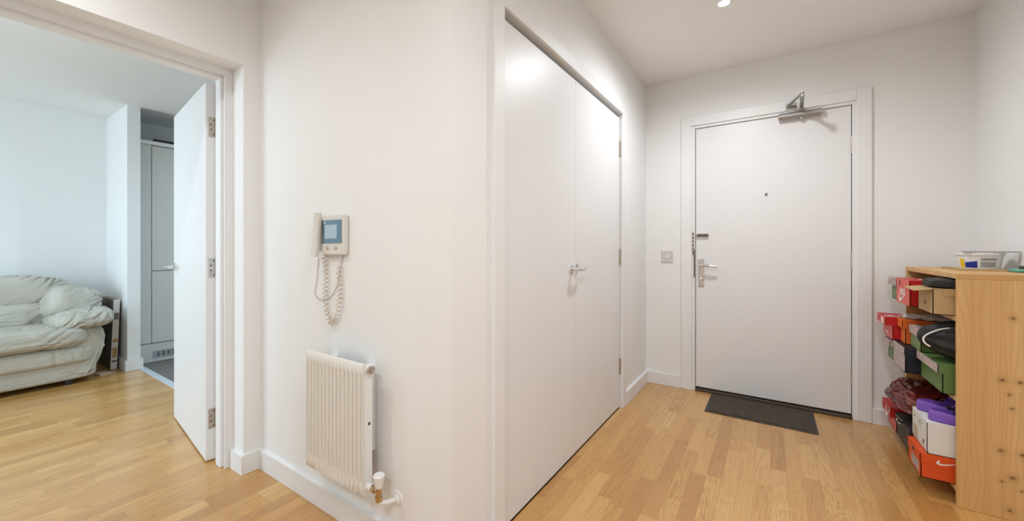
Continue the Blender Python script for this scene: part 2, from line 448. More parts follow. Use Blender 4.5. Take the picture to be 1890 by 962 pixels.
for k in range(2):
    x0 = WX0 + 0.06 if k == 0 else (WX0 + WX1) / 2 + 0.03
    x1 = (WX0 + WX1) / 2 - 0.03 if k == 0 else WX1 - 0.06
    bx('pane', M_glass, win, x0, x1, YWIN - 0.053, YWIN - 0.047, WZ0 + 0.06, WZ1 - 0.06)

# ceilings
b = BM()
box(b, XD - 0.001, XR, YBACK, YB + 0.001, CH, CH + 0.1); box(b, XC - 0.001, XR, YB, YF, CH, CH + 0.1)
struct('ceiling', b, M_ceil, 'white hall ceiling with a recessed downlight', 'ceiling')
b = BM()
box(b, XK, XDL, YWIN, 3.2, CL, CL + 0.15); box(b, XBK, XK, YWIN, 1.022, CL, CL + 0.15)
box(b, XBK, XK, 1.112, 3.2, CL + 0.035, CL + 0.15)
struct('ceiling_living', b, M_ceil, 'white ceiling of the living room and kitchen', 'ceiling')

# ------------------------------------------------------------------ floor with oak staves
fb = BM()
box(fb, XDL, XR, YBACK, YB, -0.06, -0.009); box(fb, XC - 0.16, XR, YB, YF + 0.03, -0.06, -0.009); box(fb, XBK, XDL, YWIN, 1.10, -0.06, -0.009)
floor = struct('floor', fb, mat('floor_underlay', (0.10, 0.055, 0.022), 0.8), 'warm oak strip floor running through the hall and living room', 'floor', base=(0, 0, -0.06))
SW = 0.0655
unit = BM(); box(unit, -0.5, 0.5, -0.5, 0.5, -1, 0)
ume = bpy.data.meshes.new('plank'); unit.to_mesh(ume); unit.free(); ume.materials.append(M_oak)
staves = []
i0 = int(math.floor(XBK / SW)); i1 = int(math.ceil(XR / SW))
rng = random.Random(21)
for i in range(i0, i1 + 1):
    xa, xb = i * SW, (i + 1) * SW
    runs = []
    for (rx0, rx1, ry0, ry1) in ((XC - 0.012, XR, YBACK, YF + 0.012), (XDL, XC - 0.012, YBACK, YB), (XBK, XDL, YWIN, 1.10)):
        a, c = max(xa, rx0), min(xb, rx1)
        if c - a > 0.002: runs.append((a, c, ry0, ry1))
    cuts = []; y = YWIN - rng.random() * 0.5
    while y < YF + 0.1:
        ln = rng.uniform(0.27, 0.56); cuts.append((y, y + ln)); y += ln
    for (a, c, ry0, ry1) in runs:
        for (ya, yb) in cuts:
            p, q = max(ya, ry0), min(yb, ry1)
            if q - p > 0.004: staves.append((a, c, p, q))
def seen(s):
    a, c, p, q = s; area = 0
    pts = [(a, p), (c, p), (c, q), (a, q)]
    pr = [project((x, y, 0)) for x, y in pts]
    if min(k[2] for k in pr) < 0.15: return 0
    if all(k[1] > 960 for k in pr) or all(k[0] < 0 for k in pr) or all(k[0] > 1890 for k in pr): return 0
    cx, cy = (a + c) / 2, (p + q) / 2
    if cx < XD:
        ycross = cy * (2.18 / -cx)
        if ycross > 0.9: return 0
    elif cx < XC and cy > YB: return 0
    elif cy > YB and cx * YB / cy < XC: return 0
    for k in range(4): area += pr[k][0] * pr[(k + 1) % 4][1] - pr[(k + 1) % 4][0] * pr[k][1]
    area = abs(area) / 2
    ln = max(math.dist(pr[k][:2], pr[(k + 1) % 4][:2]) for k in range(4))
    return area if area / max(ln, 1) > 5 else 0
ranked = sorted(staves, key=seen, reverse=True)
near = [s for s in ranked[:295] if seen(s) > 0]; nearset = set(near)
rest = [s for s in staves if s not in nearset]
G = 0.0002
for k, (a, c, p, q) in enumerate(near):
    o = bpy.data.objects.new('plank', ume)
    COL.objects.link(o); o.parent = floor
    o.location = Vector(((a + c) / 2, (p + q) / 2, 0.0)) - WLOC['floor']
    o.scale = (c - a - 2 * G, q - p - 2 * G, 0.009)
verts = []; faces = []; tones = []
for (a, c, p, q) in rest:
    n = len(verts); a += G; c -= G; p += G; q -= G
    verts += [(a, p, 0), (c, p, 0), (c, q, 0), (a, q, 0), (a, p, -0.009), (c, p, -0.009), (c, q, -0.009), (a, q, -0.009)]
    faces += [(n, n + 1, n + 2, n + 3), (n, n + 4, n + 5, n + 1), (n + 1, n + 5, n + 6, n + 2), (n + 2, n + 6, n + 7, n + 3), (n + 3, n + 7, n + 4, n)]
    tones += [rng.random()] * 8
me = bpy.data.meshes.new('plank_field'); me.from_pydata([Vector(v) - WLOC['floor'] for v in verts], [], faces); me.materials.append(M_oak)
at = me.attributes.new('tone', 'FLOAT', 'POINT'); at.data.foreach_set('value', tones)
pf = bpy.data.objects.new('plank_field', me); COL.objects.link(pf); pf.parent = floor; pf['kind'] = 'stuff'

struct('floor_kitchen', box(BM(), XBK, XDL, 1.145, 3.2, -0.05, -0.001), M_vinyl, 'dark grey vinyl kitchen floor', 'floor')
struct('trim_1', box(BM(), XK - 0.04, XDL, 1.098, 1.148, -0.02, 0.004, 0.001), M_strip, 'grey aluminium threshold strip between oak and vinyl floors', 'trim')

# ------------------------------------------------------------------ skirting boards
def skirt(name, polys, label):
    bm = BM()
    for pl in polys:
        prism(bm, pl, lambda p: Vector((p[0], p[1], 0.001)), lambda p: Vector((p[0], p[1], SK)))
    return struct(name, bm, M_trim, label, 'baseboard')
def rect(x0, x1, y0, y1): return [(x0, y0), (x1, y0), (x1, y1), (x0, y1)]
RV = 0.876
skirt('baseboard_left', [[(XDL + 0.132, RV), (XDL + 0.132, RV - T), (XD + T, RV - T), (XD + T, YB - T), (XC + T, YB - T), (XC + T, 1.173), (XC, 1.173), (XC, YB), (XD, YB), (XD, RV)]], 'white skirting board wrapping the doorway corner and running under the radiator')
skirt('baseboard_entrance', [[(XC, 2.769), (XC + T + 0.004, 2.769), (XC + T + 0.004, YF - T), (-0.5945, YF - T), (-0.5945, YF), (XC, YF)]], 'white skirting board in the corner between cupboard and entrance door')
skirt('baseboard_right', [[(0.5405, YF), (0.5405, YF - T), (XR - T, YF - T), (XR - T, YBACK), (XR, YBACK), (XR, YF)]], 'white skirting board behind the shoe shelf')
skirt('baseboard_nib', [[(XBK + T, 1.022), (XBK + T, 1.022 - T), (XK + T, 1.022 - T), (XK + T, 1.112 + T), (XK - 0.03, 1.112 + T), (XK - 0.03, 1.112), (XK, 1.112), (XK, 1.022)]], 'white skirting board round the end of the short wall')
skirt('baseboard_living', [rect(XBK, XBK + T, YWIN, 1.006)], 'white skirting board behind the sofa')

# ------------------------------------------------------------------ hinges
def butt_hinge(parent, c, h, along, m=M_bronze, r=0.0065):
    """visible knuckle of a closed hinge"""
    bm = BM(); n = 5
    for k in range(n):
        z0 = c[2] - h / 2 + h * k / n + 0.0012; z1 = c[2] - h / 2 + h * (k + 1) / n - 0.0012
        tube(bm, [(c[0], c[1], z0), (c[0], c[1], z1)], r, 10)
    tube(bm, [(c[0], c[1], c[2] - h / 2 - 0.002), (c[0], c[1], c[2] + h / 2 + 0.002)], r * 0.55, 8)
    return obj('hinge', bm, m, parent)

# ------------------------------------------------------------------ entrance door
b = BM()
for (x0, x1) in ((-0.594, -0.518), (0.466, 0.540)): box(b, x0, x1, YF - 0.018, YF + 0.001, 0.001, 2.155, 0.003)
box(b, -0.518, 0.466, YF - 0.018, YF + 0.001, 2.080, 2.155, 0.003)
struct('trim_2', b, M_trim, 'wide white architrave around the entrance door', 'trim')
b = BM()
box(b, FX0, -0.4945, YF - 0.006, YF + 0.15, 0, FZ - 0.002, 0.002); box(b, 0.4455, FX1, YF - 0.006, YF + 0.15, 0, FZ - 0.002, 0.002); box(b, -0.4945, 0.4455, YF - 0.006, YF + 0.15, 2.0600, FZ - 0.002, 0.002)
struct('trim_3', b, M_trim, 'white rebated frame lining of the entrance door', 'trim')
struct('trim_4', box(BM(), -0.494, 0.445, YF - 0.012, YF + 0.14, -0.006, 0.022, 0.004), mat('dark_bronze_sill', (0.10, 0.075, 0.055), 0.5, metal=0.4), 'dark metal threshold under the entrance door', 'trim')
DYF = YF + 0.006
b = BM(); box(b, -0.4905, 0.4415, DYF, DYF + 0.044, 0.032, 2.0565, 0.002)
door1 = struct('door_1', b, M_door, 'white flush entrance door with closer, peephole and lever handle', 'door')
bx('gap_backing', M_gap, door1, -0.4925, 0.4435, DYF + 0.02, DYF + 0.06, 0.024, 2.0595)  # dark sheet behind the leaf, painted as shade in the gap
for zc in (1.795, 1.037, 0.279): butt_hinge(door1, (0.4440, DYF - 0.004, zc), 0.108, 'z', M_steel)
pk = obj('peephole', lathe(BM(), [(0.011, 0), (0.011, -0.004), (0.008, -0.006)], (-0.026, DYF, 1.508), 20, 'Y'), M_steel, door1, smooth=True, angle=30)
obj('lens', lathe(BM(), [(0.0055, -0.0055), (0.0055, -0.0066)], (-0.026, DYF, 1.508), 16, 'Y'), M_black, pk)
# lever handle on a long plate
hx = -0.452
b = BM(); box(b, hx - 0.020, hx + 0.020, DYF - 0.009, DYF, 0.820, 1.035, 0.004)
hp = obj('handle_plate', b, M_steel, door1)
b = BM(); tube(b, [(hx, DYF - 0.005, 0.985), (hx, DYF - 0.05, 0.985)], 0.011, 14)
tube(b, [(hx - 0.008, DYF - 0.048, 0.985), (hx + 0.03, DYF - 0.055, 0.987), (hx + 0.08, DYF - 0.056, 0.981), (hx + 0.122, DYF - 0.050, 0.980)], [0.010, 0.010, 0.009, 0.007], 14)
obj('lever', b, M_chrome, hp, smooth=True, angle=40)
b = BM(); lathe(b, [(0.012, 0), (0.012, -0.014), (0.009, -0.016)], (hx, DYF - 0.009, 0.880), 18, 'Y'); box(b, hx - 0.004, hx + 0.004, DYF - 0.042, DYF - 0.02, 0.868, 0.894, 0.002)
obj('thumbturn', b, M_chrome, hp)
# upper lock pull, two bars
lk = obj('latch_bar', box(BM(), -0.482, -0.404, DYF - 0.020, DYF, 1.226, 1.2365, 0.003), M_steel, door1)
obj('latch_bar', box(BM(), -0.484, -0.399, DYF - 0.022, DYF, 1.212, 1.221, 0.003), M_dark, door1)
# locking keep on the frame
kp = thing('lock_keep', (-0.506, YF - 0.006, 0.89), 'slotted metal lock keep on the entrance door frame', 'lock keep')
b = BM(); box(b, -0.5145, -0.5000, YF - 0.012, YF - 0.0062, 1.066, 1.250, 0.001); obj('plate', b, M_steel, kp)
b = BM()
for k in range(6): box(b, -0.511, -0.5035, YF - 0.0132, YF - 0.0118, 1.078 + k * 0.029, 1.092 + k * 0.029)
obj('slots', b, M_dark, kp)
bx('lower_plate', M_dark, kp, -0.5030, -0.4955, YF - 0.012, YF - 0.0062, 0.892, 1.110)
# door closer
cz = 2.040
b = BM(); tube(b, [(0.052, DYF - 0.030, cz), (0.286, DYF - 0.030, cz)], 0.0235, 28)
bd = obj('closer_body', b, M_closer, door1, smooth=True, angle=40)
b = BM()
for x in (0.0475, 0.2865): tube(b, [(x, DYF - 0.030, cz), (x + 0.004, DYF - 0.030, cz)], 0.0245, 28)
obj('end_cap', b, M_chrome, bd, smooth=True, angle=40)
b = BM()
for x in (0.045, 0.2915):
    for dz in (-0.010, 0.010): tube(b, [(x, DYF - 0.030, cz + dz), (x + 0.002, DYF - 0.030, cz + dz)], 0.004, 10)
obj('screw', b, M_dark, bd)
ex, ey, ez = 0.168, 3.065, 2.088
b = BM()
def bar(bm, p, q, w, th):
    p = Vector(p); q = Vector(q); d = (q - p).normalized(); s = d.cross(Vector((0, 0, 1))).normalized() * w / 2; u = Vector((0, 0, th / 2))
    vs = [bm.verts.new(a + i * s + j * u) for a in (p, q) for i, j in ((-1, -1), (1, -1), (1, 1), (-1, 1))]
    for f in ((0, 1, 2, 3), (7, 6, 5, 4), (0, 4, 5, 1), (1, 5, 6, 2), (2, 6, 7, 3), (3, 7, 4, 0)): bm.faces.new([vs[k] for k in f])
tube(b, [(0.178, DYF - 0.030, cz - 0.034), (0.178, DYF - 0.030, cz + 0.048)], 0.011, 16)
bar(b, (0.178, DYF - 0.018, cz + 0.046), (ex, ey - 0.01, ez), 0.022, 0.007)
obj('closer_arm', b, M_closer, bd)
b = BM(); bar(b, (ex, ey - 0.01, ez + 0.009), (0.105, YF - 0.03, 2.113), 0.016, 0.008); tube(b, [(ex, ey, ez - 0.012), (ex, ey, ez + 0.02)], 0.010, 14)
obj('forearm', b, M_closer, bd)
b = BM(); box(b, 0.088, 0.150, YF - 0.026, YF - 0.018, 2.088, 2.128, 0.002); box(b, 0.093, 0.150, YF - 0.05, YF - 0.024, 2.100, 2.108, 0.002)
obj('frame_bracket', b, M_closer, bd)

# ------------------------------------------------------------------ cupboard with two doors
AX = XC + 0.016
b = BM()
box(b, XC - 0.001, AX, OY0 - 0.062, OY0 + 0.008, 0.001, OZ + 0.062, 0.003); box(b, XC - 0.001, AX, OY1 - 0.008, OY1 + 0.066, 0.001, OZ + 0.062, 0.003); box(b, XC - 0.001, AX, OY0 + 0.008, OY1 - 0.008, OZ - 0.004, OZ + 0.062, 0.003)
struct('trim_5', b, M_trim, 'white architrave around the double cupboard doors', 'trim')
b = BM(); LX0 = XC - 0.1
box(b, LX0, XC + 0.006, OY0 - 0.01, OY0 + 0.004, 0, OZ + 0.008); box(b, LX0, XC + 0.006, OY1 - 0.004, OY1 + 0.01, 0, OZ + 0.008); box(b, LX0, XC + 0.006, OY0, OY1, OZ - 0.002, OZ + 0.010)
struct('trim_6', b, M_trim, 'white lining inside the cupboard doorway', 'trim')
CFX = XC - 0.012                                               # door faces, set back in the frame
mid = 1.9625
def cup_door(name, y0, y1, label):
    d = struct(name, box(BM(), CFX - 0.040, CFX, y0, y1, 0.008, 2.034, 0.0015), M_door, label, 'door')
    return d
d2 = cup_door('door_2', OY0 + 0.0065, mid - 0.0012, 'white flush cupboard door with the lever handle')
d3 = cup_door('door_3', mid + 0.0012, OY1 - 0.0065, 'plain white flush cupboard door without a handle, next to the entrance')
struct('trim_7', box(BM(), CFX - 0.10, CFX - 0.045, OY0 - 0.2, OY1 + 0.2, 0, 2.3), M_gap, 'dark panel behind the cupboard doors, coloured as shade inside', 'cupboard interior')  # closes off the back; the interior's darkness is in its colour
for zc in (1.818, 1.058, 0.293):
    butt_hinge(d2, (CFX + 0.004, OY0 + 0.0085, zc), 0.106, 'z'); butt_hinge(d3, (CFX + 0.005, OY1 - 0.0075, zc), 0.106, 'z', r=0.0075)
hy, hz = 1.908, 1.008
b = BM(); lathe(b, [(0.025, 0), (0.025, 0.006), (0.021, 0.009)], (CFX, hy, hz), 26, 'X')
rs = obj('handle_rose', b, M_chrome, d2, smooth=True, angle=35)
b = BM(); tube(b, [(CFX + 0.006, hy, hz), (CFX + 0.05, hy, hz)], 0.010, 14)
tube(b, [(CFX + 0.046, hy - 0.008, hz), (CFX + 0.052, hy + 0.03, hz + 0.001), (CFX + 0.050, hy + 0.075, hz + 0.004), (CFX + 0.044, hy + 0.108, hz + 0.003)], [0.011, 0.011, 0.010, 0.006], 14)
obj('lever', b, M_chrome, rs, smooth=True, angle=40)
b = BM(); tube(b, [(CFX, mid + 0.012, hz + 0.018), (CFX + 0.01, mid + 0.012, hz + 0.018)], 0.006, 12); box(b, CFX, CFX + 0.003, mid + 0.003, mid + 0.010, hz - 0.03, hz + 0.03)
obj('catch_plate', b, M_steel, d3)

# ------------------------------------------------------------------ doorway to the living room: lining, open door
b = BM()
box(b, XDL, -2.300, 0.846, 0.876, 0.001, 2.028); box(b, XDL, -2.300, -0.06, 0.846, 1.998, 2.028); box(b, XDL, -2.300, -0.06, -0.03, 0.001, 1.998)
box(b, -2.388, -2.334, 0.832, 0.8465, 0.001, 1.998, 0.002); box(b, -2.388, -2.334, -0.03, 0.832, 1.984, 1.9985, 0.002); box(b, -2.388, -2.334, -0.031, -0.016, 0.001, 1.984, 0.002)
box(b, -2.306, -2.298, 0.838, 0.846, 0.001, 1.99, 0.002)
struct('trim_8', b, M_trim, 'white door lining with stop bead in the living room doorway', 'trim')
b = BM()
box(b, XDL - 0.015, XDL + 0.001, 0.85, 0.925, 0.001, 2.10, 0.003); box(b, XDL - 0.015, XDL + 0.001, -0.11, -0.035, 0.001, 2.10, 0.003); box(b, XDL - 0.015, XDL + 0.001, -0.035, 0.85, 2.025, 2.10, 0.003)
struct('trim_9', b, M_trim, 'white architrave on the living room side of the doorway', 'trim')
pn = onZ(379.6, 855.2); pf_ = onZ(320.9, 770.9)
dv = (pf_ - pn).normalized(); nv = Vector((-dv.y, dv.x, 0))
if nv.y < 0: nv = -nv
def leafpt(s, t, z): return pn + dv * s + nv * t + Vector((0, 0, z))
LW, LT, LZ0, LZ1 = 0.838, 0.044, 0.010, 1.985
def leafbox(bm, s0, s1, t0, t1, z0, z1, bev=0.0):
    M4 = Matrix((dv.to_4d(), nv.to_4d(), (0, 0, 1, 0), (0, 0, 0, 1))).transposed(); M4[3][0] = M4[3][1] = 0
    M4 = Matrix.Translation(pn) @ Matrix(((dv.x, nv.x, 0, 0), (dv.y, nv.y, 0, 0), (0, 0, 1, 0), (0, 0, 0, 1)))
    return box(bm, s0, s1, t0, t1, z0, z1, bev, M=M4)
door4 = struct('door_4', leafbox(BM(), 0, LW, 0, LT, LZ0, LZ1, 0.0015), M_door, 'white flush inner door standing open into the living room', 'door')
for zc, m in ((1.755, M_bronze), (1.015, M_steel), (0.225, M_bronze)):
    b = BM(); leafbox(b, -0.0016, 0.0005, 0.012, LT - 0.001, zc - 0.052, zc + 0.052)
    kc = leafpt(-0.004, LT + 0.007, 0)
    hg = obj('hinge', b, m, door4)
    b = BM()
    for k in range(5):
        z0 = zc - 0.052 + 0.0208 * k; tube(b, [(kc.x, kc.y, z0 + 0.001), (kc.x, kc.y, z0 + 0.0198)], 0.0068, 12)
    obj('knuckle', b, m, hg)
    b = BM()
    for k, (tt, zz) in enumerate(((0.034, 0.038), (0.022, 0.014), (0.022, -0.012), (0.034, -0.038))):
        p = leafpt(-0.0016, tt, zc + zz); q = leafpt(-0.0026, tt, zc + zz); tube(b, [p, q], 0.004, 10)
    obj('screw', b, M_dark, hg)
zz = 1.000
b = BM(); p = leafpt(LW - 0.06, 0, zz); q = leafpt(LW - 0.06, -0.009, zz); tube(b, [p, q], 0.026, 24)
r4 = obj('handle_rose', b, M_chrome, door4, smooth=True, angle=35)
b = BM(); tube(b, [leafpt(LW - 0.06, 0, zz), leafpt(LW - 0.06, -0.05, zz)], 0.010, 14)
tube(b, [leafpt(LW - 0.052, -0.046, zz), leafpt(LW - 0.09, -0.053, zz), leafpt(LW - 0.135, -0.053, zz - 0.002), leafpt(LW - 0.17, -0.048, zz - 0.002)], [0.010, 0.010, 0.009, 0.006], 14)
obj('lever', b, M_chrome, r4, smooth=True, angle=40)
b = BM(); tube(b, [leafpt(LW - 0.06, LT, zz), leafpt(LW - 0.06, LT + 0.009, zz)], 0.026, 24); tube(b, [leafpt(LW - 0.06, LT, zz), leafpt(LW - 0.06, LT + 0.05, zz)], 0.010, 14); tube(b, [leafpt(LW - 0.05, LT + 0.047, zz), leafpt(LW - 0.17, LT + 0.05, zz)], 0.009, 14)
obj('rear_handle', b, M_chrome, door4, smooth=True, angle=40)

# ------------------------------------------------------------------ ceiling downlights
def downlight(x, y, watts, label, CH=CH, col=DOWNLIGHT_COL, cone=174, blend=0.75):
    t = thing('ceiling_downlight', (x, y, CH), label, 'downlight', 'recessed downlights in the ceilings')
    obj('rim', lathe(BM(), [(0.033, -0.004), (0.040, -0.005), (0.044, -0.002), (0.044, 0.0)], (x, y, CH), 32), M_trim, t, smooth=True)
    obj('lens', lathe(BM(), [(0.0325, -0.0035), (0.02, -0.005), (0.001, -0.0055)], (x, y, CH), 32), M_lamp, t, smooth=True)
    l = bpy.data.lights.new('downlight_lamp', 'SPOT'); l.energy = watts; l.color = col
    l.spot_size = math.radians(cone); l.spot_blend = blend; l.shadow_soft_size = 0.035
    o = bpy.data.objects.new('downlight_lamp', l); COL.objects.link(o); o.parent = t; o.location = (0, 0, -0.02)
downlight(-0.214, 2.439, 32, 'small lit downlight in the ceiling between cupboard and entrance door', cone=173, blend=0.8)
downlight(0.20, 0.30, 33, 'unseen fill downlight added in the ceiling before the cupboard')  # unseen lamp, added as fill for this part of the hall
downlight(-1.75, -0.10, 18, 'small lit downlight in the ceiling before the living room doorway')
downlight(0.0, -1.0, 35, 'unseen fill downlight added at the far end of the hall')  # added out of view to even out light towards the entrance
downlight(-3.7, -0.9, 32, 'unseen downlight added to brighten the living room', CL, LIVING_COL)  # unseen lamp, added to spread softer light through the room
downlight(-3.5, 2.1, 40, 'unseen downlight added to brighten the kitchen', CL, LIVING_COL)  # added out of view so the unit fronts receive light

# ------------------------------------------------------------------ radiator
RX0, RX1, RZ0, RZ1, RY = -1.590, -1.214, 0.228, 0.702, 0.866
rad = thing('radiator', ((RX0 + RX1) / 2, YB, RZ0), 'cream ribbed panel radiator fixed low on the white wall', 'radiator')
b = BM(); NG = 15; xs = []; per = (RX1 - RX0) / NG; K = 14
zs = [RZ0, RZ0 + 0.004, RZ0 + 0.040, RZ0 + 0.046, RZ0 + 0.052, RZ0 + 0.058, RZ0 + 0.065, RZ1 - 0.065, RZ1 - 0.058, RZ1 - 0.052, RZ1 - 0.046, RZ1 - 0.040, RZ1 - 0.004, RZ1]
def gdepth(z):
    d = min(z - (RZ0 + 0.040), (RZ1 - 0.040) - z)
    if d <= 0: return 0.0
    return min(1.0, math.sqrt(d / 0.022))
grid = []
for z in zs:
    row = []
    for k in range(NG * K + 1):
        u = k / K; x = RX0 + per * u; fr = abs((u % 1.0) - 0.5) * 2
        w = 0.5 + 0.5 * math.cos(math.pi * min(1.0, max(0.0, fr - 0.12) / 0.30))
        e = 0.0
        y = RY + 0.0085 * w * gdepth(z)
        if z in (RZ0, RZ1): y += 0.004
        row.append(b.verts.new((x, y, z)))
    grid.append(row)
for r0, r1 in zip(grid, grid[1:]):
    for k in range(len(r0) - 1): b.faces.new((r0[k], r0[k + 1], r1[k + 1], r1[k]))
# back sheet to give thickness
bk = [[b.verts.new((x, RY + 0.012, z)) for x in (RX0, RX1)] for z in (RZ0, RZ1)]
b.faces.new((bk[0][0], bk[1][0], bk[1][1], bk[0][1]))
b.faces.new([bk[1][0], bk[1][1]] + list(reversed(grid[-1]))); b.faces.new([bk[0][1], bk[0][0]] + grid[0])
b.faces.new([bk[0][0], bk[1][0]] + [r[0] for r in reversed(grid)]); b.faces.new([bk[1][1], bk[0][1]] + [r[-1] for r in grid])
obj('ribbed_panel', b, M_rad, rad, smooth=True, angle=45)
for x in (RX0 + 0.001, RX1 - 0.001): bx('side_panel', M_radw, rad, x - 0.0012, x + 0.0012, RY + 0.010, RY + 0.040, RZ0 + 0.036, RZ1 - 0.040, 0.0008)
b = BM()
for k in range(24):
    x = RX0 + 0.014 + k * (RX1 - RX0 - 0.028) / 23; box(b, x - 0.001, x + 0.001, RY + 0.012, RY + 0.038, RZ0 + 0.06, RZ1 - 0.06)
obj('convector_fins', b, M_radw, rad)
for x in (RX0 + 0.07, RX1 - 0.07): bx('wall_bracket', M_radw, rad, x - 0.02, x + 0.02, RY + 0.010, YB, RZ0 + 0.12, RZ1 - 0.03, 0.001)
b = BM(); tube(b, [(RX0 + 0.02, RY + 0.024, RZ1 - 0.022), (RX1 + 0.010, RY + 0.024, RZ1 - 0.022)], 0.014, 20); obj('top_header', b, M_radw, rad, smooth=True, angle=40)
b = BM(); lathe(b, [(0.0145, 0), (0.0145, 0.008), (0.012, 0.009)], (RX1 + 0.010, RY + 0.024, RZ1 - 0.022), 20, 'X'); tube(b, [(RX1 + 0.017, RY + 0.024, RZ1 - 0.022), (RX1 + 0.027, RY + 0.024, RZ1 - 0.022)], 0.0075, 6)
obj('bleed_plug', b, M_bronze, rad)
b = BM(); box(b, RX1 + 0.0005, RX1 + 0.0012, RY + 0.022, RY + 0.030, 0.478, 0.488); obj('maker_mark', b, M_print, rad)
# thermostatic valve
vx, vz = RX1 + 0.058, RZ0 + 0.030; vy = RY + 0.024
b = BM(); tube(b, [(RX1 - 0.02, vy, vz), (RX1 + 0.024, vy, vz)], 0.014, 18); obj('bottom_header', b, M_radw, rad, smooth=True, angle=40)
b = BM(); tube(b, [(RX1 + 0.022, vy, vz), (RX1 + 0.040, vy, vz)], 0.013, 6); tube(b, [(RX1 + 0.038, vy, vz), (vx, vy, vz)], 0.009, 14); tube(b, [(vx, vy, vz - 0.030), (vx, vy, vz + 0.018)], 0.0105, 14); tube(b, [(vx, vy, vz - 0.034), (vx, vy, vz - 0.018)], 0.0135, 6)
vb = obj('valve_body', b, M_brass, rad)
obj('valve_cap', lathe(BM(), [(0.013, 0.014), (0.015, 0.02), (0.0195, 0.052), (0.0205, 0.056), (0.017, 0.060)], (vx, vy, vz), 28), M_radw, vb, smooth=True, angle=35)
b = BM(); tube(b, [(vx, vy, vz - 0.034), (vx, vy + 0.004, vz - 0.044), (vx + 0.012, vy + 0.03, vz - 0.050), (vx + 0.022, YB - 0.004, vz - 0.050)], 0.009, 16)
pp = obj('feed_pipe', b, M_radw, rad, smooth=True, angle=50)
obj('pipe_collar', lathe(BM(), [(0.010, -0.014), (0.014, -0.012), (0.017, -0.006), (0.026, -0.005), (0.027, 0.0)], (vx + 0.022, YB, vz - 0.050), 28, 'Y'), M_radw, rad, smooth=True, angle=40)
b = BM(); tube(b, [(RX0 + 0.01, vy, vz), (RX0 - 0.016, vy, vz)], 0.010, 14); tube(b, [(RX0 - 0.016, vy, vz - 0.024), (RX0 - 0.016, vy, vz + 0.02)], 0.009, 12)
lv = obj('lockshield_valve', b, M_brass, rad)
b = BM(); tube(b, [(RX0 - 0.016, vy, vz - 0.024), (RX0 - 0.016, vy + 0.02, vz - 0.05), (RX0 - 0.016, YB - 0.004, vz - 0.052)], 0.008, 12); obj('return_pipe', b, M_radw, rad)

# ------------------------------------------------------------------ door-entry phone
ic = thing('entry_phone', (-1.50, YB, 1.09), 'ivory door-entry phone with blue screen and coiled cord on the wall', 'intercom')
IY = 0.930
q0 = onY(594, 470, IY); q1 = onY(634, 397, IY)
IX0, IX1, IZ0, IZ1 = q0.x, q1.x, onY(615, 471, IY).z, onY(615, 396, IY).z
b = BM(); box(b, IX0, IX1, IY, YB - 0.001, IZ0, IZ1, 0.006, 3)
for v in b.verts:
    if v.co.y > YB - 0.010:
        v.co.z = 1.178 + (v.co.z - 1.178) * 0.95
obj('body', b, M_plastic, ic)
s0 = onY(597, 449, IY); s1 = onY(630.5, 405, IY)
sc = bx('screen', M_screenf, ic, s0.x, s1.x, IY - 0.003, IY + 0.001, s0.z, s1.z, 0.001)
i0_ = onY(601, 441, IY); i1_ = onY(623, 414.5, IY)
bx('display', M_screen, sc, i0_.x, i1_.x, IY - 0.004, IY - 0.0028, i0_.z, i1_.z)
b = BM(); box(b, s0.x + 0.006, s0.x + 0.022, IY - 0.0037, IY - 0.0028, s1.z - 0.014, s1.z - 0.006); obj('badge', b, M_screen, sc)
bx('bezel_edge', M_black, sc, s0.x - 0.002, s0.x + 0.004, IY - 0.0034, IY + 0.001, s0.z - 0.001, s1.z)
for px in (604.5, 620):
    p = onY(px, 457.5, IY); obj('button', lathe(BM(), [(0.0075, 0), (0.0075, -0.004), (0.0055, -0.0055)], (p.x, IY, p.z), 20, 'Y'), mat('beige_button', (0.55, 0.49, 0.43), 0.4), ic, smooth=True, angle=35)
# handset: cradle strip with two bulged ends
h0, h1 = IX0 - 0.036, IX0 - 0.001
b = BM(); n = 24; rows = []
for k in range(n + 1):
    t = k / n; z = 1.082 + 0.186 * t
    out = 0.026 + 0.014 * (1 - t) + 0.005 * (abs(2 * t - 1) ** 2.2)            # ends stand further out than the grip
    yf = YB - 0.002 - out; hw = 0.0165 + 0.002 * abs(2 * t - 1); cxh = (h0 + h1) / 2 - 0.004 * (1 - t)
    row = []
    for j in range(16):
        a = 2 * math.pi * j / 16; sp = lambda v: math.copysign(abs(v) ** 0.55, v)
        row.append(b.verts.new((cxh + hw * sp(math.cos(a)), yf + 0.011 * sp(math.sin(a)), z)))
    rows.append(row)
for a, c in zip(rows, rows[1:]):
    for j in range(16): b.faces.new((a[j], a[(j + 1) % 16], c[(j + 1) % 16], c[j]))
b.faces.new(rows[0]); b.faces.new(rows[-1])
hs = obj('handset', b, M_plastic, ic, smooth=True, angle=50)
b = BM(); box(b, h0 + 0.002, IX0 + 0.001, YB - 0.018, YB - 0.001, 1.105, 1.245, 0.004); obj('cradle', b, M_plastic, ic)
def catmull(pts, n):
    out = []; P = [pts[0]] + pts + [pts[-1]]
    for i in range(1, len(P) - 2):
        for k in range(n):
            t = k / n; a, b_, c, d = P[i - 1], P[i], P[i + 1], P[i + 2]
            out.append(0.5 * ((2 * b_) + (c - a) * t + (2 * a - 5 * b_ + 4 * c - d) * t * t + (3 * b_ - a - 3 * c + d) * t ** 3))
    out.append(pts[-1]); return out
WYP = YB - 0.014
path = [onY(px, py, WYP) for px, py in ((598, 472), (600, 490), (601, 515), (600, 540), (601, 562), (604, 582), (610, 596), (618, 592), (624, 575), (627, 550), (627, 525), (625, 505), (629, 488))]
cp = catmull([Vector(p) for p in path], 60)
ln = 0; coil = []
